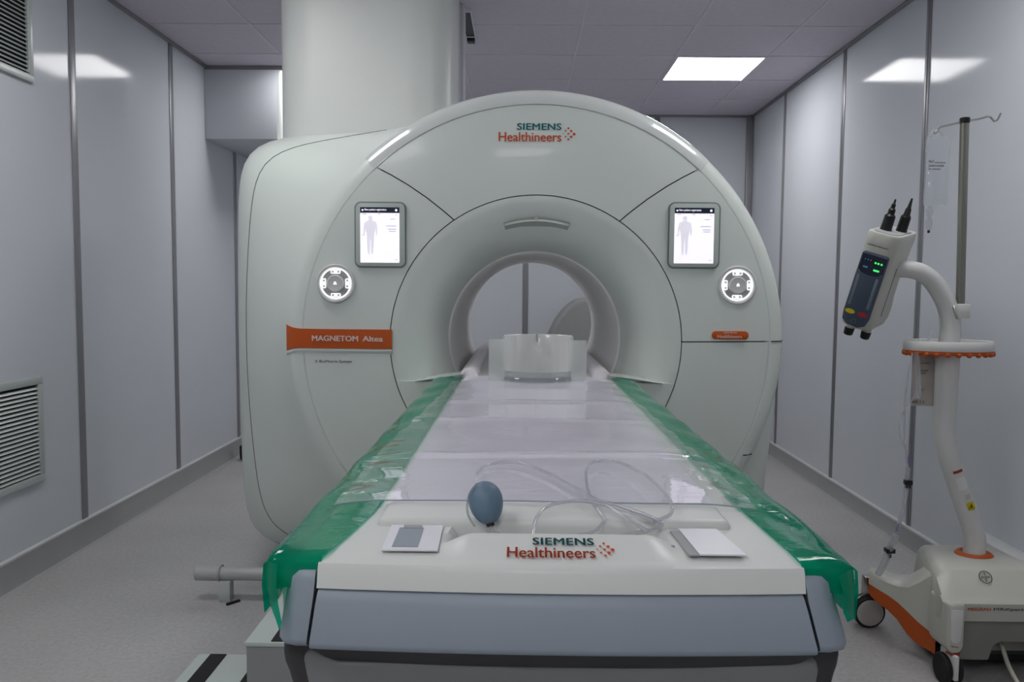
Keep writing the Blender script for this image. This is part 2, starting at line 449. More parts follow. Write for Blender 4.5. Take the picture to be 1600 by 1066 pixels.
# black slot fixture on the ceiling
t = thing('ceiling_slot', 'narrow black slot with a pale rim on the ceiling beside the column', 'ceiling fixture', (-.32, 4.8, ZC))
bm = P()
for a in ((-.355, -.347, 4.5, 5.03), (-.296, -.288, 4.5, 5.03), (-.347, -.296, 4.5, 4.53), (-.347, -.296, 4.965, 4.975)): box(bm, a[0], a[1], a[2], a[3], ZC-.012, ZC)
obj('rim', bm, M['grid'], t)
bm = P(); box(bm, -.347, -.296, 4.53, 4.965, ZC-.008, ZC-.001); obj('slot', bm, M['black'], t)
bm = P(); box(bm, -.345, -.298, 4.98, 5.045, ZC-.03, ZC-.001, .004); obj('end_block', bm, M['black'], t)

# ================================================================ SCANNER
CX, CZ = .057, 1.137
scan = thing('mri_scanner', 'huge white ring-shaped scanner with an open round bore filling the room', 'medical scanner', (CX, 3.9, 0))
def pt(r, a, y): return (CX + r*math.cos(a), y, CZ + r*math.sin(a))
FACE = [(.5535, 2.997), (.60, 2.9965), (.68, 2.998), (.76, 3.002), (.83, 3.007), (.887, 3.014)]
def sector(bm, prof, lo, hi, n=48, back=.012):
    rows = []
    rr = prof
    pts = [(prof[0][0], prof[0][1]+back)] + list(prof) + [(prof[-1][0], prof[-1][1]+back)]
    for r, y in pts:
        a0, a1 = lo(r), hi(r)
        rows.append([pt(r, a0+(a1-a0)*k/n, y) for k in range(n+1)])
    for i in (0,):
        V = [[bm.verts.new(Vector(p)) for p in r] for r in rows]
        bridge(bm, V, False)
    # side returns
    for e in (0, -1):
        a = [V[i][e] for i in range(1, len(V)-1)]
        bk = [bm.verts.new(v.co + Vector((0, back, 0))) for v in a]
        for i in range(len(a)-1): bm.faces.new((a[i], a[i+1], bk[i+1], bk[i]))
def seamang(r):                # slanting joints of the upper panel
    k = (r-.56)/(.89-.56)
    return R(55.6 + (47.2-55.6)*k)
G = .0022
bm = P(); sector(bm, FACE, lambda r: seamang(r)+G/r, lambda r: math.pi-seamang(r)-G/r, 64); obj('upper_panel', bm, M['cover'], scan)
bm = P(); sector(bm, FACE, lambda r: R(.6)+G/r, lambda r: seamang(r)-G/r, 40); obj('side_panel', bm, M['cover'], scan)
bm = P(); sector(bm, FACE, lambda r: math.pi-seamang(r)+G/r, lambda r: R(180), 40); obj('side_panel', bm, M['cover'], scan)
LOW = FACE[:-1] + [(.882, 3.013)]
bm = P(); sector(bm, LOW, lambda r: R(-89.9), lambda r: R(.6)-G/r, 48); obj('lower_panel', bm, M['cover'], scan)
bm = P(); sector(bm, LOW, lambda r: R(180), lambda r: R(269.9), 48); obj('lower_panel', bm, M['cover'], scan)
bm = P(); loft(bm, [[pt(r, 2*math.pi*k/96, y) for k in range(96)] for r, y in ((.54, 3.012), (.93, 3.04))]); obj('panel_joint', bm, M['seam'], scan)
# flare and bore
flare = [(.550, 2.9985), (.535, 2.9975), (.515, 3.001), (.49, 3.011), (.465, 3.027), (.44, 3.05), (.415, 3.083), (.392, 3.125), (.374, 3.175), (.362, 3.23), (.356, 3.28)]
bm = P(); loft(bm, [[pt(r, 2*math.pi*k/128, y) for k in range(128)] for r, y in [(.550, 3.015)] + flare]); obj('bore_flare', bm, M['cover'], scan, ang=60)
bm = P(); loft(bm, [[pt(r, 2*math.pi*k/96, y) for k in range(96)] for r, y in [(.356, 3.28), (.351, 3.285), (.348, 3.30), (.347, 3.9), (.347, 4.55), (.352, 4.60), (.40, 4.66)]]); obj('bore_tube', bm, M['bore'], scan, ang=50)
# small lip and knob at the top of the flare
bm = P()
rows = []
for k in range(25):
    a = R(90 + (k-12)/12*15.5); e = max(0.03, math.cos((k-12)/12*math.pi/2))
    rows.append([pt(.466, a, 3.024), pt(.457, a, 3.020-.034*e), pt(.453, a, 3.020-.036*e), pt(.450-.012*e, a, 3.030+.026*e), pt(.435, a, 3.062)])
loft(bm, rows, False); obj('bore_lip', bm, M['lip'], scan, 'crescent lip at the top of the bore, its shade put into a darker grey', ang=70)
bm = P(); lathe(bm, [(.002, .0), (.008, .001), (.010, .006), (.010, .02)], 20, frame((CX-.003, 3.002, CZ+.462), (1, 0, 0), (0, 0, -1), (0, 1, 0))); obj('sensor', bm, M['dial_dk'], scan)
# body: front ring rounding into a circular drum at the right, a boxy shroud at the left
def smax(a, b, e=.0016): return .5*(a+b+math.sqrt((a-b)**2+e))
def rad(th, Rc, wq):
    c, s = math.cos(th), math.sin(th)
    if c < 0:
        a = 1.335; bq = .885 if s > 0 else 1.02
        n = 10.0
        rb = (abs(c/a)**n + abs(s/bq)**n)**(-1/n)
    else: rb = .85
    return Rc + wq*(smax(Rc, rb)-Rc)
SEC = [(3.028, .875, 0), (3.0155, .888, 0), (3.0165, .894, .0), (3.021, .912, .002), (3.030, .930, .008), (3.045, .943, .02), (3.065, .9505, .045), (3.09, .9535, .09), (3.12, .955, .15), (3.16, .958, .24), (3.2, .961, .34), (3.25, .965, .46), (3.3, .969, .58), (3.36, .972, .71), (3.42, .974, .82), (3.48, .976, .9), (3.55, .978, .96), (3.65, .98, 1), (3.9, .98, 1), (4.3, .98, 1), (4.56, .975, 1), (4.62, .955, .985), (4.65, .92, .94), (4.66, .4, 0)]
NT = 192
def ring_(y, Rc, wq): return [pt(rad(2*math.pi*k/NT, Rc, wq), 2*math.pi*k/NT, y) for k in range(NT)]
bm = P(); loft(bm, [ring_(*s) for s in SEC]); obj('body_cover', bm, M['cover'], scan, ang=60)
def sec_at(y):
    for i in range(1, len(SEC)-1):
        if SEC[i][0] <= y <= SEC[i+1][0]:
            f = (y-SEC[i][0])/(SEC[i+1][0]-SEC[i][0]); return tuple(SEC[i][j]+f*(SEC[i+1][j]-SEC[i][j]) for j in (0, 1, 2))
    return SEC[-1]
def seam(pts, r=.0022, m='seam'):
    bm = P(); tube(bm, pts, r, 6); return obj('panel_seam', bm, M[m], scan)
# glossy rim segment over the top: thin shell just proud of the body
def rimseg(a0, a1, n=80):
    bm = P(); rows = []
    for k in range(n+1):
        a = a0+(a1-a0)*k/n
        row = [pt(.8895, a, 3.012)]
        for (y, Rc, wq) in SEC[2:9]:
            rr = rad(a, Rc, wq*.25)
            row.append(pt(rr+.0025, a, y-.0035))
        row.append(pt(rad(a, .955, .03)-.004, a, 3.128))
        rows.append(row)
    loft(bm, rows, False); return obj('rim_trim', bm, M['cover_gloss'], scan, ang=60)
rimseg(R(46.6), R(133.4))
# drum joint visible on the right flank, a second slightly larger drum ring behind it
def drumr(r, a, b_):
    if a >= 0 or b_ == 0: return r
    c, q = abs(math.cos(a)), abs(math.sin(a))
    return r*(1-b_)+b_*r*(c**6+(q/1.015)**6)**(-1/6)
bm = P(); loft(bm, [[pt(drumr(r, R(-88+196*k/130), b_), R(-88+196*k/130), y) for k in range(131)] for r, y, b_ in ((.95, 3.15, 0), (.968, 3.152, .15), (.975, 3.165, .45), (.979, 3.2, .75), (.983, 3.3, 1), (.984, 3.4, 1), (.984, 4.5, 1))], False); obj('drum_ring', bm, M['cover'], scan, ang=60)
seam([pt(.9615, R(-60+165*k/60), 3.142) for k in range(61)], .0035)
# joints that run on across the body cover
seam([pt(rad(R(.6), s[1], s[2])+.0005, R(.6), s[0]-.001) for s in SEC[2:9]], .002)
def onleft(x):      # y of the cover surface on the left flank, mid height
    r = CX-x
    if r < FACE[-1][0]:
        for i in range(len(FACE)-1):
            if FACE[i][0] <= r <= FACE[i+1][0]:
                f = (r-FACE[i][0])/(FACE[i+1][0]-FACE[i][0]); return FACE[i][1]+f*(FACE[i+1][1]-FACE[i][1])
        return FACE[0][1]
    prev = None
    for s in SEC[1:]:
        rr = rad(math.pi, s[1], s[2])
        if prev and prev[0] <= r <= rr:
            f = (r-prev[0])/(rr-prev[0]+1e-9); return prev[1]+f*(s[0]-prev[1])
        prev = (rr, s[0])
    return 3.1
# side shroud joint
ys = 3.345
y_, rc_, w_ = sec_at(ys)
pts = []
for k in range(60):
    th = R(126+(233-126)*k/59); r_ = rad(th, rc_, w_)
    p = pt(r_+.0005, th, ys-.001); pts.append(p)
seam(pts, .0018, 'seam_soft')
# faint dark joint low on the right flank
seam([pt(.955, R(-16), 3.135), pt(.956, R(-20), 3.132), pt(.957, R(-25.5), 3.13)], [.002, .006, .007])
seam([(CX+.802, 3.018, CZ-.43), (CX+.838, 3.040, CZ-.43), (CX+.852, 3.086, CZ-.43), (CX+.859, 3.14, CZ-.43)], .0025)
bm = P(); box(bm, -.95, .72, 3.3, 4.5, 0, .25, .01); obj('plinth', bm, M['unit'], scan)
# flat lower front inside the ring with the ledge either side of the table
bm = P(); zl = .985; rl = .548
a0 = math.asin((zl-CZ)/rl)
poly = [(CX+rl*math.cos(a), CZ+rl*math.sin(a)) for a in [math.pi-a0 + (math.pi+2*a0)*k/48 for k in range(49)]]
poly2 = [(x, z) for x, z in poly]
prism(bm, poly2, 2.994, 3.33); obj('bore_ledge', bm, M['cover'], scan)
bm = P()
for s, xa, xb in ((-1, -.40, -.215), (1, .54, .335)):
    rows = []
    for k in range(13):
        u_ = k/12; x = xa+(xb-xa)*u_; z = .984+.030*u_**1.3; hh = .001+.010*math.sin(math.pi*min(1, u_*.9+.05))
        rows.append([(x, 2.990-.03*u_, z), (x, 2.985-.032*u_, z+hh*.5), (x, 3.01, z+hh), (x, 3.06, z+hh)])
    bm = P(); loft(bm, rows, False); obj('bore_ledge', bm, M['cover_gloss'], scan)

# touch screens and dials
def screen(cx, cz):
    w_, h_ = .184, .236
    bm = P(); prism(bm, [(cx+a, cz+b) for a, b in rrect(w_+.010, h_+.010, .024)], 2.9915, 3.01); fr0 = obj('touch_screen', bm, M['frame_edge'], scan)
    bm = P(); prism(bm, [(cx+a, cz+b) for a, b in rrect(w_, h_, .02)], 2.986, 3.01, .002); obj('bezel', bm, M['frame'], fr0)
    dx, dz, dw, dh = cx-.001, cz-.001, .147, .206
    bm = P(); box(bm, dx-dw/2, dx+dw/2, 2.9852, 2.992, dz-dh/2, dz+dh/2); obj('display', bm, M['glow'], fr0)
    bm = P(); box(bm, dx-dw/2, dx+dw/2, 2.9846, 2.992, dz+dh/2-.021, dz+dh/2); obj('header_bar', bm, M['glow_hdr'], fr0)
    # header lettering
    tb = text_bm('New patient registration', .082, .0095, .01); tb.transform(wallm(dx-dw/2+.016, 2.9842, dz+dh/2-.0145))
    obj('header_text', tb, M['glow_txt'], fr0)
    for ix, ir in ((dx-dw/2+.009, .0035), (dx+dw/2-.012, .0045)):
        tb = P(); disc(tb, ix, dz+dh/2-.0105, 0, ir, 2.984, .0005, 12); obj('header_icon', tb, M['glow_txt'], fr0)
    # patient outline figure
    fx, ft = dx-.035, dz+.072
    bm = P(); outl = [(-.006, 0), (-.009, -.008), (-.006, -.018), (-.022, -.024), (-.027, -.05), (-.026, -.072), (-.021, -.072), (-.019, -.05), (-.014, -.075), (-.012, -.12), (-.010, -.143), (-.003, -.143), (0, -.085)]
    full = outl + [(-x, z) for x, z in reversed(outl[:-1])]
    prism(bm, [(fx+x, ft+z) for x, z in full], 2.9846, 2.9850); obj('patient_figure', bm, M['glow_fig'], fr0)
    bm = P()
    for (x0, x1, z) in ((-.064, -.05, .078), (-.008, .004, .078), (.058, .066, .074), (.038, .058, .06), (.022, .062, .034), (.03, .062, .022), (.034, .06, .014), (-.066, -.058, .0), (.056, .066, -.091)):
        bm = P(); box(bm, dx+x0, dx+x1, 2.9846, 2.9850, dz+z-.0016, dz+z+.0016)
        obj('display_text', bm, M['glow_fig2'], fr0)
screen(-.529, 1.536); screen(.6445, 1.542)
def dial(cx, cz, y):
    bm = P(); mm = frame((cx, y, cz), (1, 0, 0), (0, 0, 1), (0, -1, 0))
    lathe(bm, [(.073, -.012), (.073, .006), (.069, .010), (.063, .008), (.061, .002), (.03, .002)], 56, mm, False, True); d = obj('control_dial', bm, M['dial'], scan)
    bm = P(); disc(bm, cx, cz, .0545, .0585, y-.0065, .004, 56); obj('lit_ring', bm, M['ring'], d)
    bm = P(); disc(bm, cx, cz, .033, .053, y-.004, .003, 56); obj('well', bm, M['dial_dk'], d)
    bm = P(); lathe(bm, [(.032, .002), (.032, .014), (.029, .018), (.02, .0165), (.006, .0155)], 40, mm); obj('knob', bm, M['dial'], d)
    bm = P(); prism(bm, [(cx-.006, cz-.004), (cx+.006, cz-.004), (cx+.002, cz+.006), (cx-.002, cz+.006)], y-.0175, y-.015); obj('mark', bm, M['ring'], d)
    for a in (0, 90, 180, 270):
        bm = P(); ca, sa = math.cos(R(a)), math.sin(R(a))
        mm2 = Matrix.Translation((cx+.044*ca, 0, cz+.044*sa)) @ Matrix.Rotation(R(-a), 4, 'Y')
        outl = rrect(.014, .036, .004); inn = rrect(.010, .031, .003)
        b2 = bmesh.new(); A = [b2.verts.new((x, y-.0075, z)) for x, z in outl]; B = [b2.verts.new((x, y-.0075, z)) for x, z in inn]
        C_ = [b2.verts.new((x, y-.004, z)) for x, z in outl]
        n_ = len(A)
        for i in range(n_):
            j = (i+1) % n_; b2.faces.new((A[i], A[j], B[j], B[i])); b2.faces.new((C_[i], C_[j], A[j], A[i]))
        box(b2, -.004, .004, y-.0075, y-.004, -.006, .006, .001)
        merge(bm, b2, mm2); obj('button', bm, M['ring'], d)
dial(-.699, 1.353, 2.999); dial(.813, 1.358, 3.005)

# orange band wrapping the left flank
bm = P(); rows = []
xs_ = [-.4865 - i*(.905-.4865)/40 for i in range(41)]
for x in xs_:
    y = onleft(x)-.004
    ex = max(0, (-.835-x)/.06); fl = .010*min(1.2, ex)**2
    zt, zb = 1.180+fl, 1.107-fl
    rows.append([(x, y+.01, zb), (x, y-.002, zb), (x, y-.003, (zt+zb)/2), (x, y-.002, zt), (x, y+.01, zt)])
loft(bm, rows, False)
bm.faces.new([bm.verts[0]] if False else []) if False else None
band = obj('orange_band', bm, M['orange'], scan, 'burnt orange name band on the left flank', ang=50)
bm = P(); rows = []
for x in xs_[::2]:
    y = onleft(x)-.002
    ex = max(0, (-.835-x)/.06); fl = .010*min(1.2, ex)**2
    rows.append([(x, y, 1.1065-fl), (x, y-.004, 1.100-fl), (x, y-.002, 1.092-fl), (x, y+.004, 1.086-fl)])
loft(bm, rows, False); obj('band_ledge', bm, M['cover_gloss'], scan)
def flat_text(s, x0, x1, z0, z1, m, parent, yq=None, bold=.0, space=1.0):
    bm = text_bm(s, x1-x0, z1-z0, bold, space)
    for v in bm.verts:
        X_ = x0+v.co.x; d_ = v.co.z
        Y_ = (yq if yq is not None else onleft(X_)-.0085)
        v.co = Vector((X_, Y_-d_-.0006, z0+v.co.y))
    return obj('lettering', bm, m, parent)
flat_text('MAGNETOM', -.793, -.614, 1.1345, 1.1555, M['white_txt'], band, bold=.03)
flat_text('Altea', -.598, -.520, 1.1345, 1.1555, M['white_txt'], band, bold=.03)
flat_text('A BioMatrix System', -.782, -.640, 1.049, 1.0625, M['dark_txt'], scan, yq=2.9985)
# logo on the upper panel
def logo(x0, z0, s, mapf, parent):
    """two-line mark with its dot cluster; x0,z0 lower-left of the wide word, s scale, mapf places local (u,v,d)"""
    def put(bm, m):
        for v in bm.verts: v.co = mapf(x0+v.co.x, z0+v.co.y, v.co.z)
        obj('lettering', bm, m, parent)
    b_ = text_bm('SIEMENS', .166*s, .0255*s, .03, 1.06); b_.transform(Matrix.Translation((.068*s, .043*s, 0))); put(b_, M['teal'])
    b_ = text_bm('Healthineers', .234*s, .035*s, .018); put(b_, M['rust'])
    b_ = bmesh.new()
    for u, v, r in ((1350, 215, 3), (1300, 260, 2.6), (1350, 312, 3), (1400, 265, 3.8), (1452, 318, 4.4), (1300, 365, 2.6), (1400, 365, 3.8), (1350, 412, 3), (1258, 312, 1.5)):
        x = (u-110)/1118*.234*s; z = (455-v)/1118*.234*s
        pts = [(x+r*.00125*s*math.cos(2*math.pi*k/12), z+r*.00125*s*math.sin(2*math.pi*k/12)) for k in range(12)]
        a = [b_.verts.new((p[0], p[1], 0)) for p in pts]; b_.faces.new(a)
    for v in b_.verts: v.co = mapf(x0+v.co.x, z0+v.co.y, v.co.z)
    obj('dot_mark', b_, M['rust'], parent)
logo(-.088, 1.886, 1.0, lambda u, v, d: Vector((u, onleft(CX-math.hypot(u-CX, v-CZ))-d-.0012, v)), scan)
# orange pill badge on the right
bm = P(); prism(bm, [(.79+a, 1.1695+b) for a, b in rrect(.138, .031, .0145)], 2.9935, 3.012, .001); pill = obj('badge', bm, M['orange'], scan, 'small orange pill-shaped badge on the right panel')
lettering('SIEMENS', .05, .006, wallm(.765, 2.9930, 1.1765), M['white_txt'], pill, .01)
lettering('Healthineers', .092, .0125, wallm(.742, 2.9930, 1.159), M['white_txt'], pill, .012)

# ================================================================ PATIENT TABLE
TX = .051
tab = thing('patient_table', 'long white and blue-grey patient table leading into the scanner bore', 'patient table', (TX, 2.0, 0))
XA, XB = -.222, .345       # tabletop
OA, OB = -.308, .410       # outer rails
bm = P(); box(bm, XA, XB, 1.20, 4.5, .955, .998, .004); obj('tabletop', bm, M['tray'], tab)
bm = P(); box(bm, -.205, .305, 1.20, 2.96, .9985, 1.010, .004); obj('mattress', bm, M['mattress'], tab)
bm = P(); box(bm, -.205, .305, 1.117, 1.215, .975, 1.0125, .012, 4); obj('end_bolster', bm, M['tray'], tab, 'white rounded bolster across the near end')
for x in (-.199, .314):
    bm = P(); n_ = 16; rows = []
    for y in (3.03, 4.5):
        rows.append([(x+.036*math.cos(R(a)), y, .996+.036*math.sin(R(a))) for a in range(0, 181, 12)])
    loft(bm, rows, True, True, True); obj('edge_rail', bm, M['rimtube'], tab)
for xa, xb in ((OA, XA-.001), (XB+.001, OB)):
    bm = P(); box(bm, xa, xb, 1.0, 3.0, .90, .985, .012, 3); obj('side_rail', bm, M['tray'], tab)
bm = P(); box(bm, -.24, .35, 1.15, 2.9, .60, .955, .03, 3); box(bm, -.15, .25, 1.3, 2.9, .05, .62, .03, 3); box(bm, -.2, .3, 1.25, 2.95, 0, .06, .01); obj('pedestal', bm, M['low_panel'], tab)
# end tray as a height field
def trayz(x, y):
    u = abs(x-.055)
    s = 1-max(0, min(1, (u-.115)/.05)); s = s*s*(3-2*s)
    f = max(0, min(1, (y-.975)/.055))
    z = .996+.004*f
    z += s*.016*(f if y < 1.032 else 1)
    # well behind the lip
    q = 1-max(0, min(1, (u-.125)/.03)); q = q*q*(3-2*q)
    g = max(0, min(1, (y-1.040)/.012))
    z -= q*g*.046
    g2 = max(0, min(1, (y-1.02)/.02))
    return z
bm = P(); nx, ny = 72, 40
rows = []
def xedge(y, side):
    k = max(0, min(1, (y-.975)/.22))
    return (-.252+.028*k) if side < 0 else (.357-.010*k)
for j in range(ny+1):
    y = .975+(1.21-.975)*j/ny
    xa, xb = xedge(y, -1), xedge(y, 1)
    rows.append([(xa+(xb-xa)*i/nx, y + (-.010*(1-((i/nx-.5)*2)**2) if j == 0 else 0), trayz(xa+(xb-xa)*i/nx, y)) for i in range(nx+1)])
skirt_ = [(p[0], p[1]-.004, p[2]-.006) for p in rows[0]]
skirt2 = [(p[0], p[1]-.010, .967) for p in rows[0]]
skirt3 = [(p[0], p[1]+.03, .962) for p in rows[0]]
loft(bm, [skirt3, skirt2, skirt_] + rows, False); obj('end_tray', bm, M['tray'], tab, ang=50)
logo(0, 0, 1.0, None, tab) if False else None
tl = (.996, .020)
def lipmap(u, v, d):
    # slope of the lip: v runs up the slope
    f = v/.058
    return Vector((u, .9795+.050*f, .9995+.0175*f+.0016)) 
LS = .078/.234
def lipmap2(u, v, d): return lipmap(u, v*1.35/1.0, d)
logo(-.0150, .004, .113/.234*1.0, lipmap2, tab)
# socket and pads in the tray
def plate(name, quad, z, m, parent, h=.002):
    bm = P(); a = [bm.verts.new((x, y, z)) for x, y in quad]; c = [bm.verts.new((x, y, z-h)) for x, y in quad]
    bm.faces.new(a)
    for i in range(4): bm.faces.new((a[i], a[(i+1) % 4], c[(i+1) % 4], c[i]))
    return obj(name, bm, m, parent)
pl = plate('socket_plate', [(-.178, 1.006), (-.105, 1.006), (-.108, 1.113), (-.182, 1.113)], 1.0035, M['tray2'], tab)
plate('socket', [(-.166, 1.016), (-.132, 1.016), (-.134, 1.098), (-.168, 1.098)], 1.0045, M['socket'], pl)
plate('latch', [(-.162, 1.094), (-.136, 1.094), (-.137, 1.106), (-.163, 1.106)], 1.0055, M['recess'], pl)
p2 = plate('pad', [(.232, .999), (.292, .999), (.28, 1.108), (.226, 1.108)], 1.0045, M['tray2'], tab)
plate('pad_edge', [(.219, .999), (.231, .999), (.225, 1.10), (.213, 1.10)], 1.0035, M['recess'], p2)
bm = P()
for x in (.203, -.088):
    bm = P(); lathe(bm, [(.003, 0), (.003, .003)], 14, Matrix.Translation((x, 1.03, 1.002))); obj('tray_pin', bm, M['recess'], tab)
# blue grey front panel: slopes out then turns under
bm = P(); rows = []
def fx(u, z):    # left/right limits of the front panel at height z
    k = (0.968-z)/(.968-.903); return (-.250-.007*k, .353+.012*k)
prof = [(1.02, .969), (.975, .9685), (.964, .962), (.958, .95), (.946, .905), (.9465, .899), (.950, .896)]
profu = [(.950, .8965), (.953, .893), (.974, .869), (.99, .862)]
def prow(y, z):
    k = max(0, min(1, (.968-z)/.066)); k2 = max(0, min(1, (.897-z)/.030))
    xa = -.250-.007*k+.024*k2; xb = .353+.014*k-.022*k2
    return [(xa+(xb-xa)*i/24, y-.010*(1-((i/24-.5)*2)**2), z) for i in range(25)]
loft(bm, [prow(y, z) for y, z in prof], False); obj('front_panel', bm, M['blue_panel'], tab, 'blue-grey curved end panel', ang=50)
bm = P(); loft(bm, [prow(y, z) for y, z in profu], False); obj('under_panel', bm, M['under'], tab, 'dark grey underside of the end panel')
# dark gap behind
bm = P(); box(bm, -.262, .371, .975, 1.0, .862, .966); obj('panel_gap', bm, M['seam'], tab)
# corner fairings and the loops under them
for s in (-1, 1):
    bm = P()
    if s < 0: inn = lambda z: -.2545-.007*max(0, min(1, (.968-z)/.066)); out = lambda z: -.297-.008*max(0, min(1, (.968-z)/.066))
    else: inn = lambda z: .3575+.014*max(0, min(1, (.968-z)/.066)); out = lambda z: .400+.016*max(0, min(1, (.968-z)/.066))
    rows = []
    for y0, z in ((.985, .990), (.972, .986), (.966, .975), (.962, .955), (.950, .908), (.951, .901), (.960, .895), (.99, .885)):
        a, b_ = inn(z), out(z)
        rows.append([(a, y0+.02, z), (a, y0, z), (a+(b_-a)*.35, y0, z), (a+(b_-a)*.7, y0+.006, z), (a+(b_-a)*.92, y0+.022, z), (b_, y0+.05, z), (b_+(.0 if s < 0 else 0), 1.3, z)])
    loft(bm, rows, False, False, False)
    obj('corner_fairing', bm, M['blue_panel'], tab, ang=50)
bm = P(); prism(bm, [(-.292, .905), (-.2975, .896), (-.3005, .882), (-.2985, .866), (-.290, .845), (-.283, .80), (-.281, .70), (.391, .70), (.393, .80), (.400, .85), (.4055, .868), (.4085, .885), (.4055, .900), (.400, .910)], .974, 1.25, .012, 3); obj('bumper_fairing', bm, M['under'], tab, ang=50)
# lower grey body panel with rounded upper corners
bm = P(); prof2 = [(-.258, .70), (-.260, .82), (-.268, .858), (-.271, .876), (-.266, .885), (-.252, .8875), (-.242, .883), (-.230, .871), (.343, .875), (.352, .883), (.362, .886), (.374, .881), (.378, .868), (.372, .83), (.370, .70)]
prism(bm, prof2, .966, 1.2, .006, 3); obj('lower_panel', bm, M['low_panel'], tab)

# head holder
hh = thing('head_holder', 'milky translucent plastic head holder standing on the table at the bore', 'head holder', (.061, 2.86, 1.01))
bm = P(); zb = 1.011
prism(bm, [(-.113, zb), (-.113, 1.158), (-.048, 1.158), (-.048, zb)], 2.822, 2.83, .001)
obj('wing_panel', bm, M['holder'], hh); bm = P()
prism(bm, [(.172, zb), (.172, 1.157), (.236, 1.157), (.236, zb)], 2.822, 2.83, .001)
obj('wing_panel', bm, M['holder'], hh)
bm = P(); rows = []
for k in range(33):
    a = R(-8+196*k/32)
    cx_, cy_ = .062, 2.845
    ro, ri = .128, .121
    top = 1.172
    x_o, y_o = cx_+ro*math.cos(a), cy_+ro*.72*math.sin(a); x_i, y_i = cx_+ri*math.cos(a), cy_+ri*.72*math.sin(a)
    rows.append([(x_o, y_o, zb), (x_o, y_o, top-.004), ((x_o+x_i)/2, (y_o+y_i)/2, top), (x_i, y_i, top-.004), (x_i, y_i, zb)])
loft(bm, rows, False); obj('cup', bm, M['holder_cup'], hh)
bm = P(); tube(bm, [(.062+.118*math.cos(R(a)), 2.845+.085*math.sin(R(a)), 1.020) for a in range(180, 361, 10)], .007, 10)
rows = []
for k in range(25):
    a = R(180+180*k/24)
    rows.append([(.062+.122*math.cos(a), 2.845+.088*math.sin(a), zb), (.062+.124*math.cos(a), 2.845+.09*math.sin(a), 1.045), (.062+.119*math.cos(a), 2.845+.086*math.sin(a), 1.047), (.062+.113*math.cos(a), 2.845+.08*math.sin(a), zb)])
loft(bm, rows, False); obj('front_rim', bm, M['clear_edge'], hh)
bm = P(); rows = []
for j in range(9):
    f = j/8; rr = .116*(1-f*.98)
    rows.append([(.062+rr*math.cos(2*math.pi*k/40), 2.845+rr*.74*math.sin(2*math.pi*k/40), 1.03-.014*math.sqrt(max(0, 1-(1-f)**2))) for k in range(40)])
loft(bm, rows); obj('bowl', bm, M['holder_cup'], hh)
bm = P(); box(bm, .0575, .0655, 2.915, 2.94, 1.145, 1.174, .002); obj('notch', bm, M['recess'], hh)

# green plastic drapes over both side rails
def drape(side, label):
    bm = P(); rows = []
    n = 90
    for j in range(n+1):
        y = .985+(2.985-.985)*j/n
        k = max(0, min(1, (y-.985)/.20))
        if side < 0: xi = -.249+.030*k**.7; xo = OA-.008
        else: xi = .3555-.011*k**.7; xo = OB+.008
        wob = .0022*math.sin(y*17.3)+.0016*math.sin(y*41+1)
        row = []
        for i in range(9):
            f = i/8; x = xi+(xo-xi)*f
            z = 1.0035 + .0022*math.sin(y*23+f*5+side)*f + (.0 if f < .9 else -.002)
            if j == 0: z -= .002
            row.append((x, y, z))
        row.append((xo+side*.006+side*wob, y, .996)); row.append((xo+side*.008+side*wob, y, .97)); row.append((xo+side*(.008+wob*2), y, .93+.006*math.sin(y*9)))
        rows.append(row)
    # near end: fold down over the corner
    f0 = rows[0]
    e1 = [(p[0], p[1]-.009, min(p[2], 1.001)-.006 if i < 9 else p[2]) for i, p in enumerate(f0)]
    e2 = [(p[0]+side*.001*i*.2, p[1]-.0125, (1.001-.028-.0016*i) if i < 9 else p[2]-.002) for i, p in enumerate(f0)]
    loft(bm, [e2, e1]+rows, False)
    # loose hanging tail at the outer corner
    if side < 0:
        tail = [[(-.300, .962, .998), (-.312, .967, 1.000), (-.318, .985, .998)], [(-.299, .955, .972), (-.311, .960, .972), (-.320, .985, .97)], [(-.296, .950, .955), (-.307, .958, .950), (-.320, .985, .945)], [(-.290, .946, .930), (-.303, .955, .944), (-.319, .985, .94)], [(-.293, .944, .922), (-.300, .953, .932), (-.316, .985, .934)]]
    else:
        tail = [[(.395, .963, .992), (.412, .968, .998), (.419, .99, .998)], [(.399, .957, .972), (.415, .962, .972), (.423, .99, .972)], [(.398, .952, .950), (.414, .958, .944), (.425, .99, .95)], [(.403, .950, .938), (.414, .957, .940), (.424, .99, .945)]]
    loft(bm, tail, False)
    o = obj('green_drape', bm, M['green'], None, ang=80); tag(o, label, 'plastic sheet', 'green drapes on the table sides')
drape(-1, 'translucent green plastic drape over the left edge of the patient table')
drape(1, 'translucent green plastic drape over the right edge of the patient table')

# clear plastic film over the mattress
bm = P(); rows = []; ny = 130; nx = 60
random.seed(3)
for j in range(ny+1):
    y = 1.192+(2.78-1.192)*j/ny; row = []
    for i in range(nx+1):
        f = i/nx; u = (f-.5)*2
        w0, w1 = (-.283, .362) if y < 1.55 else (-.283+.05*(y-1.55)/1.23, .362-.03*(y-1.55)/1.23)
        x = w0+(w1-w0)*f
        z = 1.0175+.0006*math.sin(x*15+y*7)+.0005*math.sin(y*23+x*6)
        z += .007*math.exp(-((y-1.53-.012*math.sin(x*7))/.016)**2)*(.6+.4*u*u)         # fold across
        z += .003*math.exp(-((y-2.25)/.03)**2)+.002*math.exp(-((y-1.95+.04*x)/.02)**2)
        e = max(0, abs(u)-.72)/.28; z -= .007*e*e*(1 if y < 2.6 else .6)
        z += .0030*e*math.sin(y*34+u*3)
        row.append((x, y, z))
    rows.append(row)
loft(bm, rows, False)
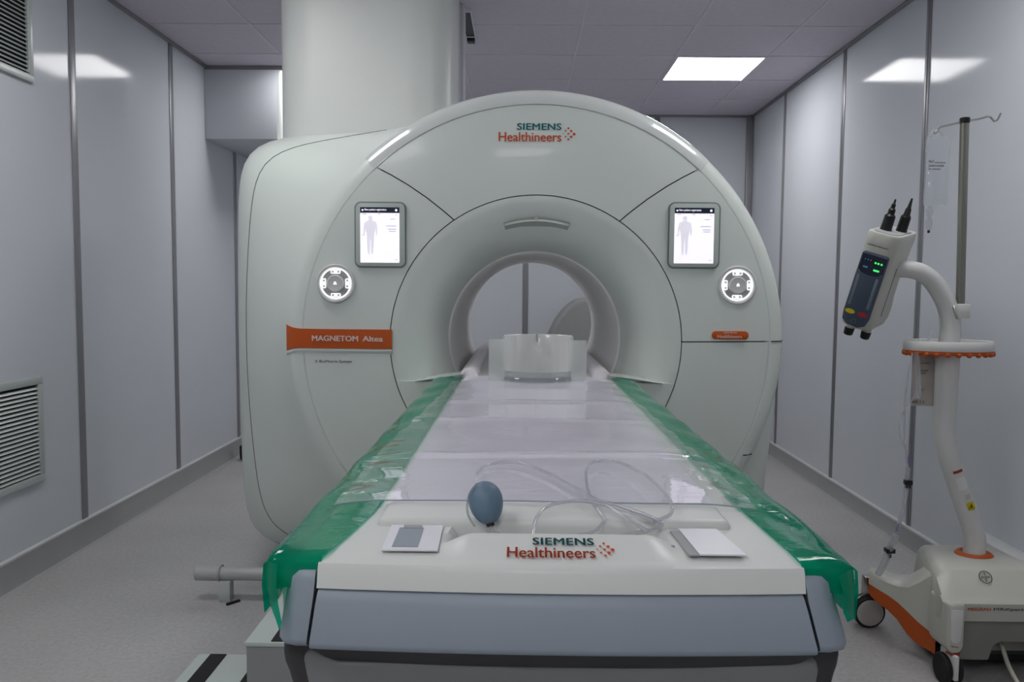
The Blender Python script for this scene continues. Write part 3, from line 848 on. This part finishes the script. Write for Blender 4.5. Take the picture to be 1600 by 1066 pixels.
o = thing('plastic_film', 'clear glossy plastic film laid over the mattress of the patient table', 'plastic film', (.04, 1.9, 1.01))
obj('film_sheet', bm, M['clear'], o, ang=180)
bm = P(); tube(bm, [rows[0][i] for i in range(nx+1)], .0011, 6); obj('film_edge', bm, M['socket'], o)

# squeeze bulb with its air hose
bl = thing('squeeze_bulb', 'blue-grey rubber squeeze bulb with clear air hose on the near table end', 'squeeze bulb', (-.047, 1.12, 1.0))
bm = P(); bc = Vector((-.047, 1.112, 1.037)); bax = Vector((.22, -.42, -.88)).normalized()
ex = bax.cross(Vector((0, 1, 0))).normalized(); ey = bax.cross(ex)
prof = [(.0245*math.sin(R(a))*(1+.10*math.cos(R(a))), -.031*math.cos(R(a))) for a in range(0, 181, 9)]
lathe(bm, prof, 36, frame(bc, ex, ey, bax)); obj('bulb', bm, M['bulb'], bl, ang=60)
bm = P(); lathe(bm, [(.006, .026), (.006, .033), (.0035, .034)], 16, frame(bc, ex, ey, bax)); obj('nozzle', bm, M['black'], bl)
bm = P(); tube(bm, catmull([bc+Vector((-.013, -.004, .029)), bc+Vector((-.0245, -.012, .012)), bc+Vector((-.0245, -.022, -.010)), bc+Vector((-.014, -.028, -.026))], 8), .0016, 8); obj('strap', bm, M['clear_edge'], bl)
def hose(pts, r=.0030):
    bm = P(); tube(bm, catmull(pts, 10), r, 10); return obj('air_hose', bm, M['tube'], bl, ang=80)
end = bc+bax*.034
hose([end, end+Vector((.006, -.012, -.008)), (-.028, 1.060, 1.012), (-.020, 1.052, 1.000)], .0026)
hose([(-.075, 1.35, 1.022), (-.062, 1.40, 1.024), (-.03, 1.425, 1.026), (.005, 1.41, 1.027), (.05, 1.34, 1.026), (.09, 1.24, 1.026), (.115, 1.17, 1.028), (.15, 1.10, 1.022), (.175, 1.06, 1.014)])
hose([(.02, 1.055, 1.0), (.022, 1.095, 1.014), (.035, 1.135, 1.022), (.06, 1.158, 1.026), (.10, 1.160, 1.028), (.15, 1.13, 1.024), (.185, 1.11, 1.017), (.205, 1.105, 1.012)])
hose([(.19, 1.10, 1.016), (.215, 1.115, 1.022), (.222, 1.14, 1.03), (.2215, 1.19, 1.034), (.212, 1.27, 1.036), (.20, 1.34, 1.034), (.18, 1.40, 1.032), (.157, 1.43, 1.030), (.132, 1.415, 1.029), (.117, 1.36, 1.028), (.11, 1.28, 1.028), (.107, 1.20, 1.029), (.11, 1.15, 1.026), (.12, 1.105, 1.016), (.10, 1.085, 1.004), (.06, 1.08, .998), (.0, 1.075, .992)])
hose([(.1, 1.165, 1.031), (.15, 1.13, 1.028), (.20, 1.09, 1.016), (.15, 1.072, 1.006), (.09, 1.07, 1.0), (.03, 1.065, .994)])
bm = P(); tube(bm, catmull([(.03, 1.075, .985), (.06, 1.09, .990), (.10, 1.085, .990), (.15, 1.08, .992), (.17, 1.075, .99)], 6), .008, 10); obj('hose_coil', bm, M['tube'], bl)

# ================================================================ LEFT FLOOR ITEMS
fp = thing('floor_pipe', 'grey metal pipe on a short stand, low over the floor left of the table', 'pipe', (-1.2, 3.3, 0))
bm = P(); mm = frame((-1.375, 3.30, .115), (0, 1, 0), (0, 0, 1), (1, 0, 0))
lathe(bm, [(.030, 0), (.032, .002), (.032, .10), (.028, .102)], 28, mm); lathe(bm, [(.029, .10), (.029, .95)], 28, mm); obj('pipe', bm, M['pipe'], fp)
bm = P(); lathe(bm, [(.036, .10), (.036, .108)], 28, mm); obj('collar', bm, M['skirt'], fp)
bm = P(); box(bm, -1.272, -1.222, 3.27, 3.32, 0, .09, .004); obj('stand', bm, M['vent'], fp)
bm = P(); b2 = bmesh.new(); box(b2, -.03, .03, -.006, .006, 0, .008); merge(bm, b2, Matrix.Translation((-1.205, 3.26, 0)) @ Matrix.Rotation(R(50), 4, 'Z')); obj('foot_bolt', bm, M['blackrub'], fp)
cs = thing('caster_wheel', 'small black caster wheel on the floor beside the left skirting behind the scanner', 'caster', (-2.12, 6.0, 0))
bm = P(); lathe(bm, [(.02, -.014), (.045, -.014), (.05, -.008), (.05, .008), (.045, .014), (.02, .014)], 28, frame((-2.12, 6.0, .05), (0, 1, 0), (0, 0, 1), (1, 0, 0))); obj('wheel', bm, M['blackrub'], cs)
bm = P(); box(bm, -2.145, -2.095, 5.98, 6.04, .05, .115, .006); box(bm, -2.13, -2.11, 6.0, 6.02, .11, .15, .003); obj('fork', bm, M['black'], cs)

st = thing('step_stool', 'white two-step stool with black anti-slip strips left of the table', 'step stool', (-.7, 2.2, 0))
bm = P(); box(bm, -.72, -.36, 2.038, 2.385, 0, .388); us = obj('riser', bm, M['step_f'], st)
bm = P(); box(bm, -.724, -.356, 2.034, 2.387, .388, .4, .002); ut = obj('upper_tread', bm, M['step_w'], st)
for x0 in (-.655, -.545, -.44):
    bm = P(); box(bm, x0, x0+.052, 2.04, 2.382, .4, .4025); obj('anti_slip_strip', bm, M['blackrub'], ut)
bm = P(); box(bm, -.985, -.723, 2.04, 2.38, 0, .188); obj('riser', bm, M['step_f'], st)
bm = P(); box(bm, -.99, -.7245, 2.036, 2.382, .188, .2, .002); lt = obj('lower_tread', bm, M['step_w'], st)
for x0 in (-.952, -.80):
    bm = P(); box(bm, x0, x0+.050, 2.04, 2.378, .2, .2025); obj('anti_slip_strip', bm, M['blackrub'], lt)

ru = thing('shadow_stand_in', 'made-up dark grey round-shouldered shape behind the scanner, standing in for a shadow at the right of the bore', 'shadow stand-in', (.6, 6.7, 0))  # made-up solid that stands in for a dark shadow on the far wall
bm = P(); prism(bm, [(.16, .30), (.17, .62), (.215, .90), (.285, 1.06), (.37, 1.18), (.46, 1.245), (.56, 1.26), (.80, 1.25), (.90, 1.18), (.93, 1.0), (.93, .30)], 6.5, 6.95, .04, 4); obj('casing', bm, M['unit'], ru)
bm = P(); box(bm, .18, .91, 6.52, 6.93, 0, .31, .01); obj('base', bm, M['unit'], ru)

# ================================================================ CONTRAST INJECTOR (right)
inj = thing('contrast_injector', 'white wheeled contrast injector with tilted head, tray and pole by the right wall', 'medical injector', (1.68, 2.85, 0))
# base hull: loft of cross sections in x, profile (y,z), front towards the viewer
bm = P(); rows = []
for x, k in ((1.446, .3), (1.452, .62), (1.475, .88), (1.51, 1), (1.85, 1), (1.885, .88), (1.912, .62), (1.922, .3)):
    tz = .30+.075*k; fy = 2.66-.0*k
    tp = lambda y: 1.687+(x-1.687)*(1-.5*max(0, min(1, (y-2.70)/.36)))
    row_ = ([(x, 2.70+.02*(1-k), .215), (x, 2.648+.02*(1-k), .222), (x, 2.640+.02*(1-k), .285), (x, 2.655+.015*(1-k), .296), (x, 2.672, .302+.002*k), (x, 2.722, tz-.006), (x, 2.735, tz), (x, 3.0, tz-.008), (x, 3.08, tz-.03), (x, 3.10, .20), (x, 3.05, .16), (x, 2.75, .16)])
    rows.append([(tp(p[1]), p[1], p[2]) for p in row_])
loft(bm, rows, True, True, True); hull = obj('base_housing', bm, M['inj'], inj, ang=40)
bm = P(); rows = []     # recessed lower front apron
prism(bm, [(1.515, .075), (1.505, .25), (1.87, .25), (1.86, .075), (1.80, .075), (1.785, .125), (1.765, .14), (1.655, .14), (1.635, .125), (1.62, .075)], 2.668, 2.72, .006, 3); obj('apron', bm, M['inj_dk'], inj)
bm = P(); box(bm, 1.60, 1.81, 2.74, 3.05, .06, .20, .005); obj('cable_recess', bm, M['seam'], inj)
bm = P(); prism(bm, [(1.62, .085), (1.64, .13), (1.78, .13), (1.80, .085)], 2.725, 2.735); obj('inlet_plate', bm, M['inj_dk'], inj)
bm = P(); box(bm, 1.50, 1.87, 2.74, 3.0, .035, .075, .01); obj('underframe', bm, M['blackrub'], inj)
# front legs (curve down from the hull to the casters) and rear arms
def leg(pts, wds, hts, name, m):
    bm = P(); c = catmull(pts, 8); n = len(c); rows = []
    for i, p in enumerate(c):
        f = i/(n-1)*(len(wds)-1); j = min(int(f), len(wds)-2); q = f-j
        wd = wds[j]+(wds[j+1]-wds[j])*q; ht = hts[j]+(hts[j+1]-hts[j])*q
        tn_ = (c[min(i+1, n-1)]-c[max(0, i-1)]); tn_.z *= .35; tn_.normalize()
        sd = Vector((0, 0, 1)).cross(tn_).normalized(); up = tn_.cross(sd)
        rows.append([p+sd*(wd*a)+up*(ht*b_) for a, b_ in ((.38, .5), (.5, .36), (.5, -.5), (-.5, -.5), (-.5, .36), (-.38, .5))])
    loft(bm, rows, True, True, True); return obj(name, bm, m, inj, ang=50)
for s, xl in ((-1, 1.4775), (1, 1.897)):
    bm = P()
    prism(bm, [(xl-.028, .27), (xl-.026, .292), (xl+.030, .292), (xl+.030, .19), (xl+.030, .14), (xl+.018, .118), (xl-.010, .116), (xl-.026, .135), (xl-.028, .19)], 2.622, 2.75, .010, 3)
    lg = obj('front_leg', bm, M['inj'], inj)
    bm = P(); prism(bm, [(xl-.020, .27), (xl+.022, .27), (xl+.016, .165), (xl+.006, .155), (xl-.010, .157), (xl-.017, .17)], 2.6195, 2.624, .001); obj('pale_insert', bm, M['inj_w'], lg)
    bm = P(); tube(bm, [(xl-.024, 2.635, .121), (xl-.008, 2.624, .1135), (xl+.016, 2.626, .1145), (xl+.026, 2.645, .121)], .004, 8); obj('red_rim', bm, M['redbrown'], lg)
    lettering('MEDRAD', .026, .005, frame((xl-.014, 2.6215, .142), (1, 0, -.15), (.15, 0, 1), (0, -1, 0)), M['redbrown'], lg)
    # caster under it
    bm = P(); mmw = frame((xl, 2.66, .052), (0, 1, 0), (0, 0, 1), (1, 0, 0))
    for o_ in (-.018, .018): lathe(bm, [(.03, o_-.010), (.048, o_-.010), (.052, o_-.005), (.052, o_+.005), (.048, o_+.010), (.03, o_+.010)], 32, mmw)
    cw = obj('caster', bm, M['blackrub'], inj)
    bm = P(); box(bm, xl-.008, xl+.008, 2.605, 2.70, .03, .115, .004); obj('fork', bm, M['inj_w'], cw)
def arm(s):
    X = lambda x: x if s < 0 else 1.687+(1.687-x)*.66
    tip, root = (1.378, 3.06), (1.53, 2.84)
    # outline along the arm: f, top z, break z, bottom z
    L_ = [(0, .250, .205, .165), (.12, .254, .203, .150), (.3, .250, .194, .135), (.45, .250, .182, .115), (.6, .262, .162, .075), (.75, .295, .140, .055), (.9, .335, .125, .05), (1.0, .345, .115, .045)]
    bm = P(); rows = []; bo = P(); ro_ = []
    for f, zt, zm, z0 in L_:
        x = tip[0]+(root[0]-tip[0])*f; y = tip[1]+(root[1]-tip[1])*f
        wd = .055+.05*f
        e = 1 if 0 < f else .7
        rows.append([(X(x-.4*wd*e), y-.7*wd*e, zm), (X(x-.36*wd*e), y-.62*wd*e, zt-.012), (X(x-.2*wd*e), y-.4*wd*e, zt), (X(x+.3*wd*e), y+.6*wd*e, zt), (X(x+.4*wd*e), y+.7*wd*e, zt-.015), (X(x+.4*wd*e), y+.7*wd*e, zm)])
        ro_.append([(X(x-.40*wd*e), y-.70*wd*e, zm-.0005), (X(x+.38*wd*e), y+.68*wd*e, zm-.0005), (X(x+.3*wd*e), y+.5*wd*e, z0), (X(x-.36*wd*e), y-.64*wd*e, z0)])
    loft(bm, rows, True, True, True); a = obj('rear_arm', bm, M['inj'], inj, ang=40)
    loft(bo, ro_, True, True, True); obj('orange_skirt', bo, M['orange_dk'], a, 'burnt orange lower trim of the arm')
    wx, wy = X(1.400), 3.12
    bm = P(); mmw = frame((wx, wy, .062), (1, 0, 0), (0, 0, 1), (0, -1, 0))
    lathe(bm, [(.050, -.03), (.058, -.03), (.062, -.024), (.062, .024), (.058, .03), (.052, .03)], 40, mmw); cw = obj('caster', bm, M['blackrub'], inj)
    bm = P(); lathe(bm, [(.053, -.028), (.053, .030), (.050, .0335), (.02, .036)], 40, mmw); obj('wheel_disc', bm, M['wheelw'], cw)
    bm = P(); tube(bm, [(wx+.066*math.cos(R(a_)), wy-.005, .062+.066*math.sin(R(a_))) for a_ in range(20, 150, 10)], .005, 8); box(bm, wx-.015, wx+.02, wy-.01, wy+.03, .12, .20, .004); obj('fender', bm, M['steel'], cw)
arm(-1); arm(1)
lettering('MEDRAD', .078, .0095, frame((1.525, 2.6395, .262), (1, 0, .0), (0, .0, 1), (0, -1, 0)), M['rust'], hull, .012)
lettering('MRXperion', .125, .012, frame((1.612, 2.6395, .260), (1, 0, .0), (0, .0, 1), (0, -1, 0)), M['dark_txt'], hull, .0)
# round cross emblem on the sloping top of the hull front
sl = Vector((0, .050, .065)).normalized()
me_ = frame((1.633, 2.728, .3295), (1, 0, 0), tuple(-Vector((1, 0, 0)).cross(sl)), tuple(sl))
mtext = frame((1.618, 2.7065, .3545), (1, 0, 0), tuple(sl), tuple(Vector((1, 0, 0)).cross(sl)))
bm = P(); b2 = bmesh.new()
for rr in (.021,):
    tube(b2, [(rr*math.cos(2*math.pi*k/36), rr*math.sin(2*math.pi*k/36), .0008) for k in range(36)], .0014, 6, True)
merge(bm, b2, mtext)
for wd, s_, vert in ((.030, 'BAYER', False),):
    tb = text_bm(s_, wd, .0062, .01); tb.transform(Matrix.Translation((-wd/2, -.0031, .0014))); merge(bm, tb, mtext)
for k, ch in enumerate('BA ER'):
    if ch == ' ': continue
    tb = text_bm(ch, .0058, .0052, .01); tb.transform(Matrix.Translation((-.0029, .0108-k*.0065, .0014))); merge(bm, tb, mtext)
obj('emblem', bm, M['dark_txt'], hull)
# orange collar and column
bm = P(); tube(bm, [(1.687+.052*math.cos(2*math.pi*k/40), 2.90+.046*math.sin(2*math.pi*k/40), .366) for k in range(40)], .015, 12, True); obj('collar', bm, M['orange_dk'], inj)
colp = catmull([(1.687, 2.90, .35), (1.685, 2.90, .44), (1.655, 2.90, .53), (1.605, 2.90, .66), (1.568, 2.90, .765), (1.556, 2.90, .86), (1.557, 2.90, 1.0), (1.557, 2.90, 1.13)], 8)
bm = P(); tube(bm, colp, [.038-.004*i/len(colp) for i in range(len(colp))], 28); post = obj('column', bm, M['inj_w'], inj, ang=60)
# bigger grip sleeve
bm = P(); tube(bm, [(1.556, 2.90, .86), (1.557, 2.90, 1.0), (1.557, 2.90, 1.115)], [.037, .039, .041], 28); obj('column_sleeve', bm, M['inj_w'], inj)
# upper arm to the head
armp = catmull([(1.560, 2.90, 1.13), (1.562, 2.90, 1.21), (1.548, 2.90, 1.285), (1.505, 2.90, 1.36), (1.455, 2.90, 1.405), (1.405, 2.91, 1.42), (1.345, 2.94, 1.418)], 8)
bm = P(); tube(bm, armp, [.036-.006*i/len(armp) for i in range(len(armp))], 28); obj('upper_arm', bm, M['inj_w'], inj, ang=60)
# tray
bm = P(); ctr = (1.569, 2.92)
def oval(a, ex_=0): return (ctr[0]+(.150+ex_)*math.cos(a), ctr[1]+(.105+ex_)*math.sin(a))
N_ = 64
def ring2(ex_, z): return [(*oval(2*math.pi*k/N_, ex_), z) for k in range(N_)]
loft(bm, [ring2(-.02, 1.120), ring2(.004, 1.120), ring2(.008, 1.128), ring2(.007, 1.155), ring2(.002, 1.162), ring2(-.006, 1.160), ring2(-.010, 1.135), ring2(-.05, 1.132)], True, False, True); tr_ = obj('tray', bm, M['inj_w'], inj, ang=40)
bm = P(); loft(bm, [ring2(-.03, 1.113), ring2(.002, 1.113), ring2(.0075, 1.118), ring2(.0085, 1.127), ring2(-.005, 1.127)], True, True, False)
obj('orange_rim', bm, M['orange_dk'], tr_, 'orange scalloped underside')
bm = P()
for k in range(26):
    a = 2*math.pi*k/26; x, y = oval(a, .001); bmesh.ops.create_icosphere(bm, subdivisions=2, radius=.0105, matrix=Matrix.Translation((x, y, 1.116)))
obj('scallops', bm, M['orange_dk'], tr_)
bm = P(); tube(bm, [(1.462, 2.86, 1.165), (1.478, 2.86, 1.20)], .004, 8); lathe(bm, [(.022, 0), (.024, .01), (.02, .03), (.016, .032)], 20, Matrix.Translation((1.462, 2.88, 1.135))); obj('bottle_cup', bm, M['tube'], tr_)
# clamp and pole with hooks
bm = P(); box(bm, 1.563, 1.612, 2.86, 2.90, 1.245, 1.297, .006); cl = obj('pole_clamp', bm, M['inj_w'], inj)
bm = P(); tube(bm, [(1.548, 2.858, 1.29), (1.55, 2.852, 1.27), (1.562, 2.856, 1.245)], .005, 8); obj('screw', bm, M['steel'], cl)
bm = P(); loft(bm, [[(x, y, z) for x, y in [(1.5795+dx+(1.572-1.5865)*(z-1.28)/.67*1.0+0.0065, 2.885+dy) for dx, dy in rrect(.025, .024, .005, 4)]] for z in (1.28, 1.95)], True, True, True); po = obj('drip_pole', bm, M['pole'], inj, 'upright stainless drip pole')
px_ = 1.572
bm = P(); lathe(bm, [(.016, 0), (.017, .004), (.017, .018), (.014, .02)], 20, Matrix.Translation((px_, 2.885, 1.938))); obj('cap', bm, M['black'], po)
bm = P(); tube(bm, catmull([(1.466, 2.885, 1.916), (1.468, 2.885, 1.904), (1.474, 2.885, 1.906), (1.484, 2.885, 1.921), (1.494, 2.885, 1.926), (1.53, 2.885, 1.935), (px_, 2.885, 1.945), (1.62, 2.885, 1.953), (1.655, 2.885, 1.962), (1.668, 2.885, 1.955), (1.676, 2.885, 1.947), (1.688, 2.885, 1.952), (1.698, 2.885, 1.974)], 6), .0035, 8); obj('hook_bar', bm, M['steel'], po)
# stickers on the column
def onpost(z):
    best = min(colp, key=lambda p: abs(p.z-z)); return best
def sticker(name, z, w_, h_, m, dx=0, tilt=0.0):
    p = onpost(z); i = colp.index(p); tn_ = (colp[min(i+1, len(colp)-1)]-colp[max(0, i-1)]).normalized()
    sd = Vector((0, -1, 0)).cross(tn_)*-1
    bm = P(); rows = []
    r_ = .0385
    for v in (-h_/2, h_/2):
        row = []
        for k in range(7):
            a = (k/6-.5)*w_/r_ + dx/r_
            q = p+tn_*v + Vector((tn_.z, 0, -tn_.x))*(r_*math.sin(a)) + Vector((0, -1, 0))*(r_*math.cos(a))
            row.append(q)
        rows.append(row)
    loft(bm, rows, False); return obj(name, bm, m, post, recalc=True)
sticker('red_sticker', .69, .036, .010, M['redbrown'])
sticker('clear_sticker', .645, .034, .048, M['tray'])
sticker('ring_sticker', .597, .02, .02, M['pouch'], .004)
s_ = sticker('warning_sticker', .562, .03, .03, M['yellow'], .004)
p_ = onpost(.562)
bm = P(); tube(bm, [(p_.x-.006, p_.y-.0395, p_.z-.009), (p_.x+.014, p_.y-.0395, p_.z-.011), (p_.x+.004, p_.y-.0395, p_.z+.009)], .0012, 6, True); box(bm, p_.x+.002, p_.x+.006, p_.y-.0405, p_.y-.0395, p_.z-.005, p_.z+.003); obj('warning_symbol', bm, M['black'], s_)

# injector head
u = Vector((.14, -.30, .94)).normalized()
e1 = Vector((.72, -.64, 0)); e1 = (e1-u*e1.dot(u)).normalized(); e2 = u.cross(e1)
HM = frame((1.295, 2.93, 1.385), e1, e2, u)
bm = P(); rows = []
def hsec(hw, hd, z, cy, r_): return [(x, y+cy, z) for x, y in rrect(2*hw, 2*hd, r_, 5)]
secs = [(.036, .075, -.187, .030, .034), (.054, .104, -.176, .034, .038), (.058, .118, -.15, .036, .038), (.058, .120, -.11, .034, .038), (.058, .110, -.06, .024, .038), (.058, .108, .02, .022, .038), (.058, .110, .06, .026, .038), (.058, .116, .10, .032, .038), (.058, .120, .14, .036, .04), (.058, .121, .172, .037, .04), (.055, .118, .177, .037, .039)]
loft(bm, [hsec(*s) for s in secs], True, True, True); bm.transform(HM); head = obj('injector_head', bm, M['inj'], inj, ang=40)
bm = P(); prism(bm, [(x, z) for x, z in [(-.044, .10), (-.038, .106), (.044, .106), (.05, .10), (.05, -.13), (.042, -.158), (.02, -.17), (-.022, -.168), (-.042, -.152), (-.046, -.12)]], -.092, -.080, .002, 2, HM); kp = obj('keypad', bm, M['keypad'], head)
bm = P(); prism(bm, [(-.040, .10), (.046, .10), (.046, .045), (.03, .030), (.0, .026), (-.026, .030), (-.040, .042)], -.0945, -.091, .001, 1, HM); obj('keypad_display', bm, M['navy'], kp)
bm = P()
for x, z in ((.012, .075), (.022, .075), (.033, .075)): box(bm, x-.003, x+.003, -.0955, -.094, z-.003, z+.003, mtx=HM)
box(bm, .012, .032, -.0955, -.094, .046, .052, mtx=HM); obj('green_lamps', bm, M['ledg'], kp)
bm = P()
for x, z in ((-.026, .080), (-.016, .080), (-.006, .080)): box(bm, x-.0015, x+.0015, -.0955, -.094, z-.002, z+.002, mtx=HM)
box(bm, -.026, -.010, -.0955, -.094, .050, .056, mtx=HM); obj('teal_lamps', bm, M['ledb'], kp)
for x in (-.032, .034):
    bm = P(); box(bm, x-.006, x+.006, -.0935, -.091, -.095, .022, .002, 2, HM); box(bm, x-.003, x+.003, -.0945, -.092, -.028, -.024, mtx=HM); obj('scale_strip', bm, M['strip'], kp)
for x, m_ in ((-.022, 'yellow'), (.024, 'red')):
    bm = P(); prism(bm, [(x+.018*math.cos(2*math.pi*k/24), -.118+.0085*math.sin(2*math.pi*k/24)) for k in range(24)], -.0945, -.091, .0008, 1, HM); obj('button', bm, M[m_], kp, m_+' oval button')
bm = P(); b2 = bmesh.new(); tube(b2, [(.008*math.cos(2*math.pi*k/20), -.0925, -.15+.008*math.sin(2*math.pi*k/20)) for k in range(20)], .0009, 6, True); merge(bm, b2, HM); obj('emblem', bm, M['strip'], kp)
tb = text_bm('MEDRAD MRXperion', .072, .006, .005); tb.transform(frame((-.036, -.0867, .128), (1, 0, 0), (0, 0, 1), (0, -1, 0))); tb.transform(HM); obj('lettering', tb, M['dark_txt'], head)
bm = P(); prism(bm, rrect(.090, .195, .036), .0, .002, mtx=HM @ frame((0, .034, .1775), (1, 0, 0), (0, 0, 1), (0, 1, 0))) ; obj('top_insert', bm, M['recess'], head)
for (lx, ly) in ((-.019, .008), (.019, .062)):
    bm = P(); mm = HM @ Matrix.Translation((lx, ly, .176))
    if lx < 0: prof = [(.021, 0), (.0195, .012), (.0185, .055), (.012, .062), (.012, .078), (.008, .082), (.007, .098), (.004, .100), (.003, .115)]
    else: prof = [(.020, 0), (.0185, .012), (.0175, .058), (.0115, .066), (.010, .085), (.007, .09), (.003, .125)]
    lathe(bm, prof, 20, mm); obj('syringe_spike', bm, M['black'], head)
for (lx, ly) in ((-.022, -.03), (.034, -.012)):
    bm = P(); mm = HM @ Matrix.Translation((lx, ly, -.222))
    lathe(bm, [(.014, 0), (.0165, .004), (.018, .026), (.015, .028)], 24, mm); kb = obj('knob', bm, M['black'], head)
    bm = P(); lathe(bm, [(.014, .028), (.016, .034), (.016, .052)], 24, mm); obj('knob_stem', bm, M['inj'], kb)
bm = P(); box(bm, .0575, .0590, .012, .016, -.13, .055, mtx=HM); obj('side_slot', bm, M['black'], head)

# infusion bag on the hook
bg = thing('infusion_bag', 'clear infusion bag with black print hanging from the hook of the drip pole', 'infusion bag', (1.475, 2.885, 1.55))
bm = P(); rows = []
for z, hw, th in ((1.895, .030, .002), (1.885, .042, .004), (1.84, .043, .007), (1.77, .042, .012), (1.72, .041, .017), (1.68, .041, .020), (1.655, .040, .018), (1.645, .034, .008), (1.643, .03, .003)):
    rows.append([(1.480+hw*math.cos(2*math.pi*k/28), 2.885+th*math.sin(2*math.pi*k/28), z) for k in range(28)])
loft(bm, rows, True, True, True); obj('bag', bm, M['bagclear'], bg)
bm = P(); tube(bm, [(1.452, 2.885, 1.89), (1.462, 2.885, 1.915), (1.470, 2.885, 1.908), (1.48, 2.885, 1.917), (1.496, 2.885, 1.892)], .003, 8); obj('hanger_tab', bm, M['tube'], bg)
bm = P()
for s_, x, z, w_, h_ in (('NaCl', 1.442, 1.797, .018, .009), ('0.9 % 250 ml', 1.464, 1.794, .036, .006), ('SODIUM CHLORIDE', 1.442, 1.782, .054, .007), ('for infusion', 1.442, 1.772, .042, .006)):
    tb = text_bm(s_, w_, h_, .008); tb.transform(frame((x, 2.866, z), (1, 0, 0), (0, 0, 1), (0, -1, 0))); merge(bm, tb)
obj('print', bm, M['dark_txt'], bg)
bm = P(); lathe(bm, [(.006, 0), (.009, .01), (.011, .03), (.008, .045), (.012, .07), (.006, .085)], 16, Matrix.Translation((1.461, 2.885, 1.56))); obj('drip_port', bm, M['tube'], bg)
bm = P(); lathe(bm, [(.004, -.006), (.005, 0), (.004, .004)], 12, Matrix.Translation((1.461, 2.885, 1.556))); obj('port_tip', bm, M['navy'], bg)

# tubing with clamps hanging from the tray
ts = thing('tubing_set', 'clear tubing set with two black clamps hanging from the injector tray', 'tubing', (1.4, 2.87, .27))
bm = P(); tube(bm, catmull([(1.430, 2.87, 1.12), (1.437, 2.87, 1.05), (1.44, 2.865, .98)], 8), .009, 14); tube(bm, [(1.437, 2.865, .985), (1.433, 2.865, .955)], .0115, 14); obj('drip_chamber', bm, M['tube'], ts)
bm = P(); tube(bm, catmull([(1.415, 2.87, 1.12), (1.40, 2.87, 1.02), (1.395, 2.87, .90), (1.40, 2.87, .80), (1.412, 2.865, .70), (1.412, 2.865, .66)], 8), .0035, 10); obj('feed_tube', bm, M['tube'], ts)
bm = P(); tube(bm, catmull([(1.432, 2.865, .955), (1.40, 2.865, .93), (1.378, 2.86, .88), (1.375, 2.86, .83), (1.39, 2.86, .79), (1.408, 2.865, .74), (1.412, 2.865, .70)], 8), .002, 8); obj('loop_tube', bm, M['tube'], ts)
bm = P(); tube(bm, catmull([(1.414, 2.865, .70), (1.410, 2.865, .62), (1.398, 2.865, .53), (1.385, 2.87, .46)], 6), .0085, 12); obj('upper_syringe', bm, M['tube'], ts)
bm = P(); tube(bm, catmull([(1.380, 2.87, .45), (1.366, 2.88, .39), (1.352, 2.90, .32), (1.347, 2.92, .285)], 6), .013, 14); obj('lower_syringe', bm, M['tube'], ts)
bm = P(); tube(bm, [(1.416, 2.865, .745), (1.414, 2.865, .72)], .0045, 8); tube(bm, [(1.388, 2.868, .49), (1.383, 2.87, .462)], .0045, 8); obj('connector', bm, M['violet'], ts)
bm = P(); box(bm, 1.402, 1.427, 2.85, 2.875, .638, .656, .003); box(bm, 1.407, 1.411, 2.855, 2.87, .626, .640); box(bm, 1.418, 1.422, 2.855, 2.87, .626, .640); obj('clamp', bm, M['black'], ts)
bm = P(); box(bm, 1.352, 1.384, 2.868, 2.90, .378, .395, .003); box(bm, 1.364, 1.370, 2.872, 2.89, .362, .38); obj('clamp', bm, M['black'], ts)
# paper pouch behind the column
pc = thing('sterile_pouch', 'pale pinkish sterile pouch with print hanging below the injector tray', 'pouch', (1.5, 2.96, .89))
bm = P(); rows = []
for j in range(9):
    z = 1.118-.205*j/8
    rows.append([(1.462+.10*i/6, 2.962+.004*math.sin(j*.8+i), z) for i in range(7)])
loft(bm, rows, False); po_ = obj('pouch_sheet', bm, M['pouch'], pc)
bm = P()
for s_, x, z, w_, h_ in (('CONTENTS STERILE', 1.472, 1.072, .05, .0035), ('1 DISPOSABLE', 1.478, 1.044, .04, .005), ('2 SPIKES', 1.480, 1.034, .03, .005), ('LOT EXP', 1.476, .972, .03, .004), ('REF 1 2', 1.464, .924, .044, .010)):
    tb = text_bm(s_, w_, h_, .012); tb.transform(frame((x, 2.955, z), (1, 0, 0), (0, 0, 1), (0, -1, 0))); merge(bm, tb)
obj('print', bm, M['dark_txt'], pc)
# power cable
bm = P(); tube(bm, catmull([(1.70, 2.76, .115), (1.69, 2.71, .105), (1.685, 2.66, .06), (1.69, 2.60, .02), (1.70, 2.52, .0075), (1.76, 2.40, .0075), (1.88, 2.25, .0075), (1.98, 2.1, .0075)], 8), .0075, 12)
tag(obj('power_cable', bm, M['cable']), 'ivory power cable coming out under the injector base onto the floor', 'cable')
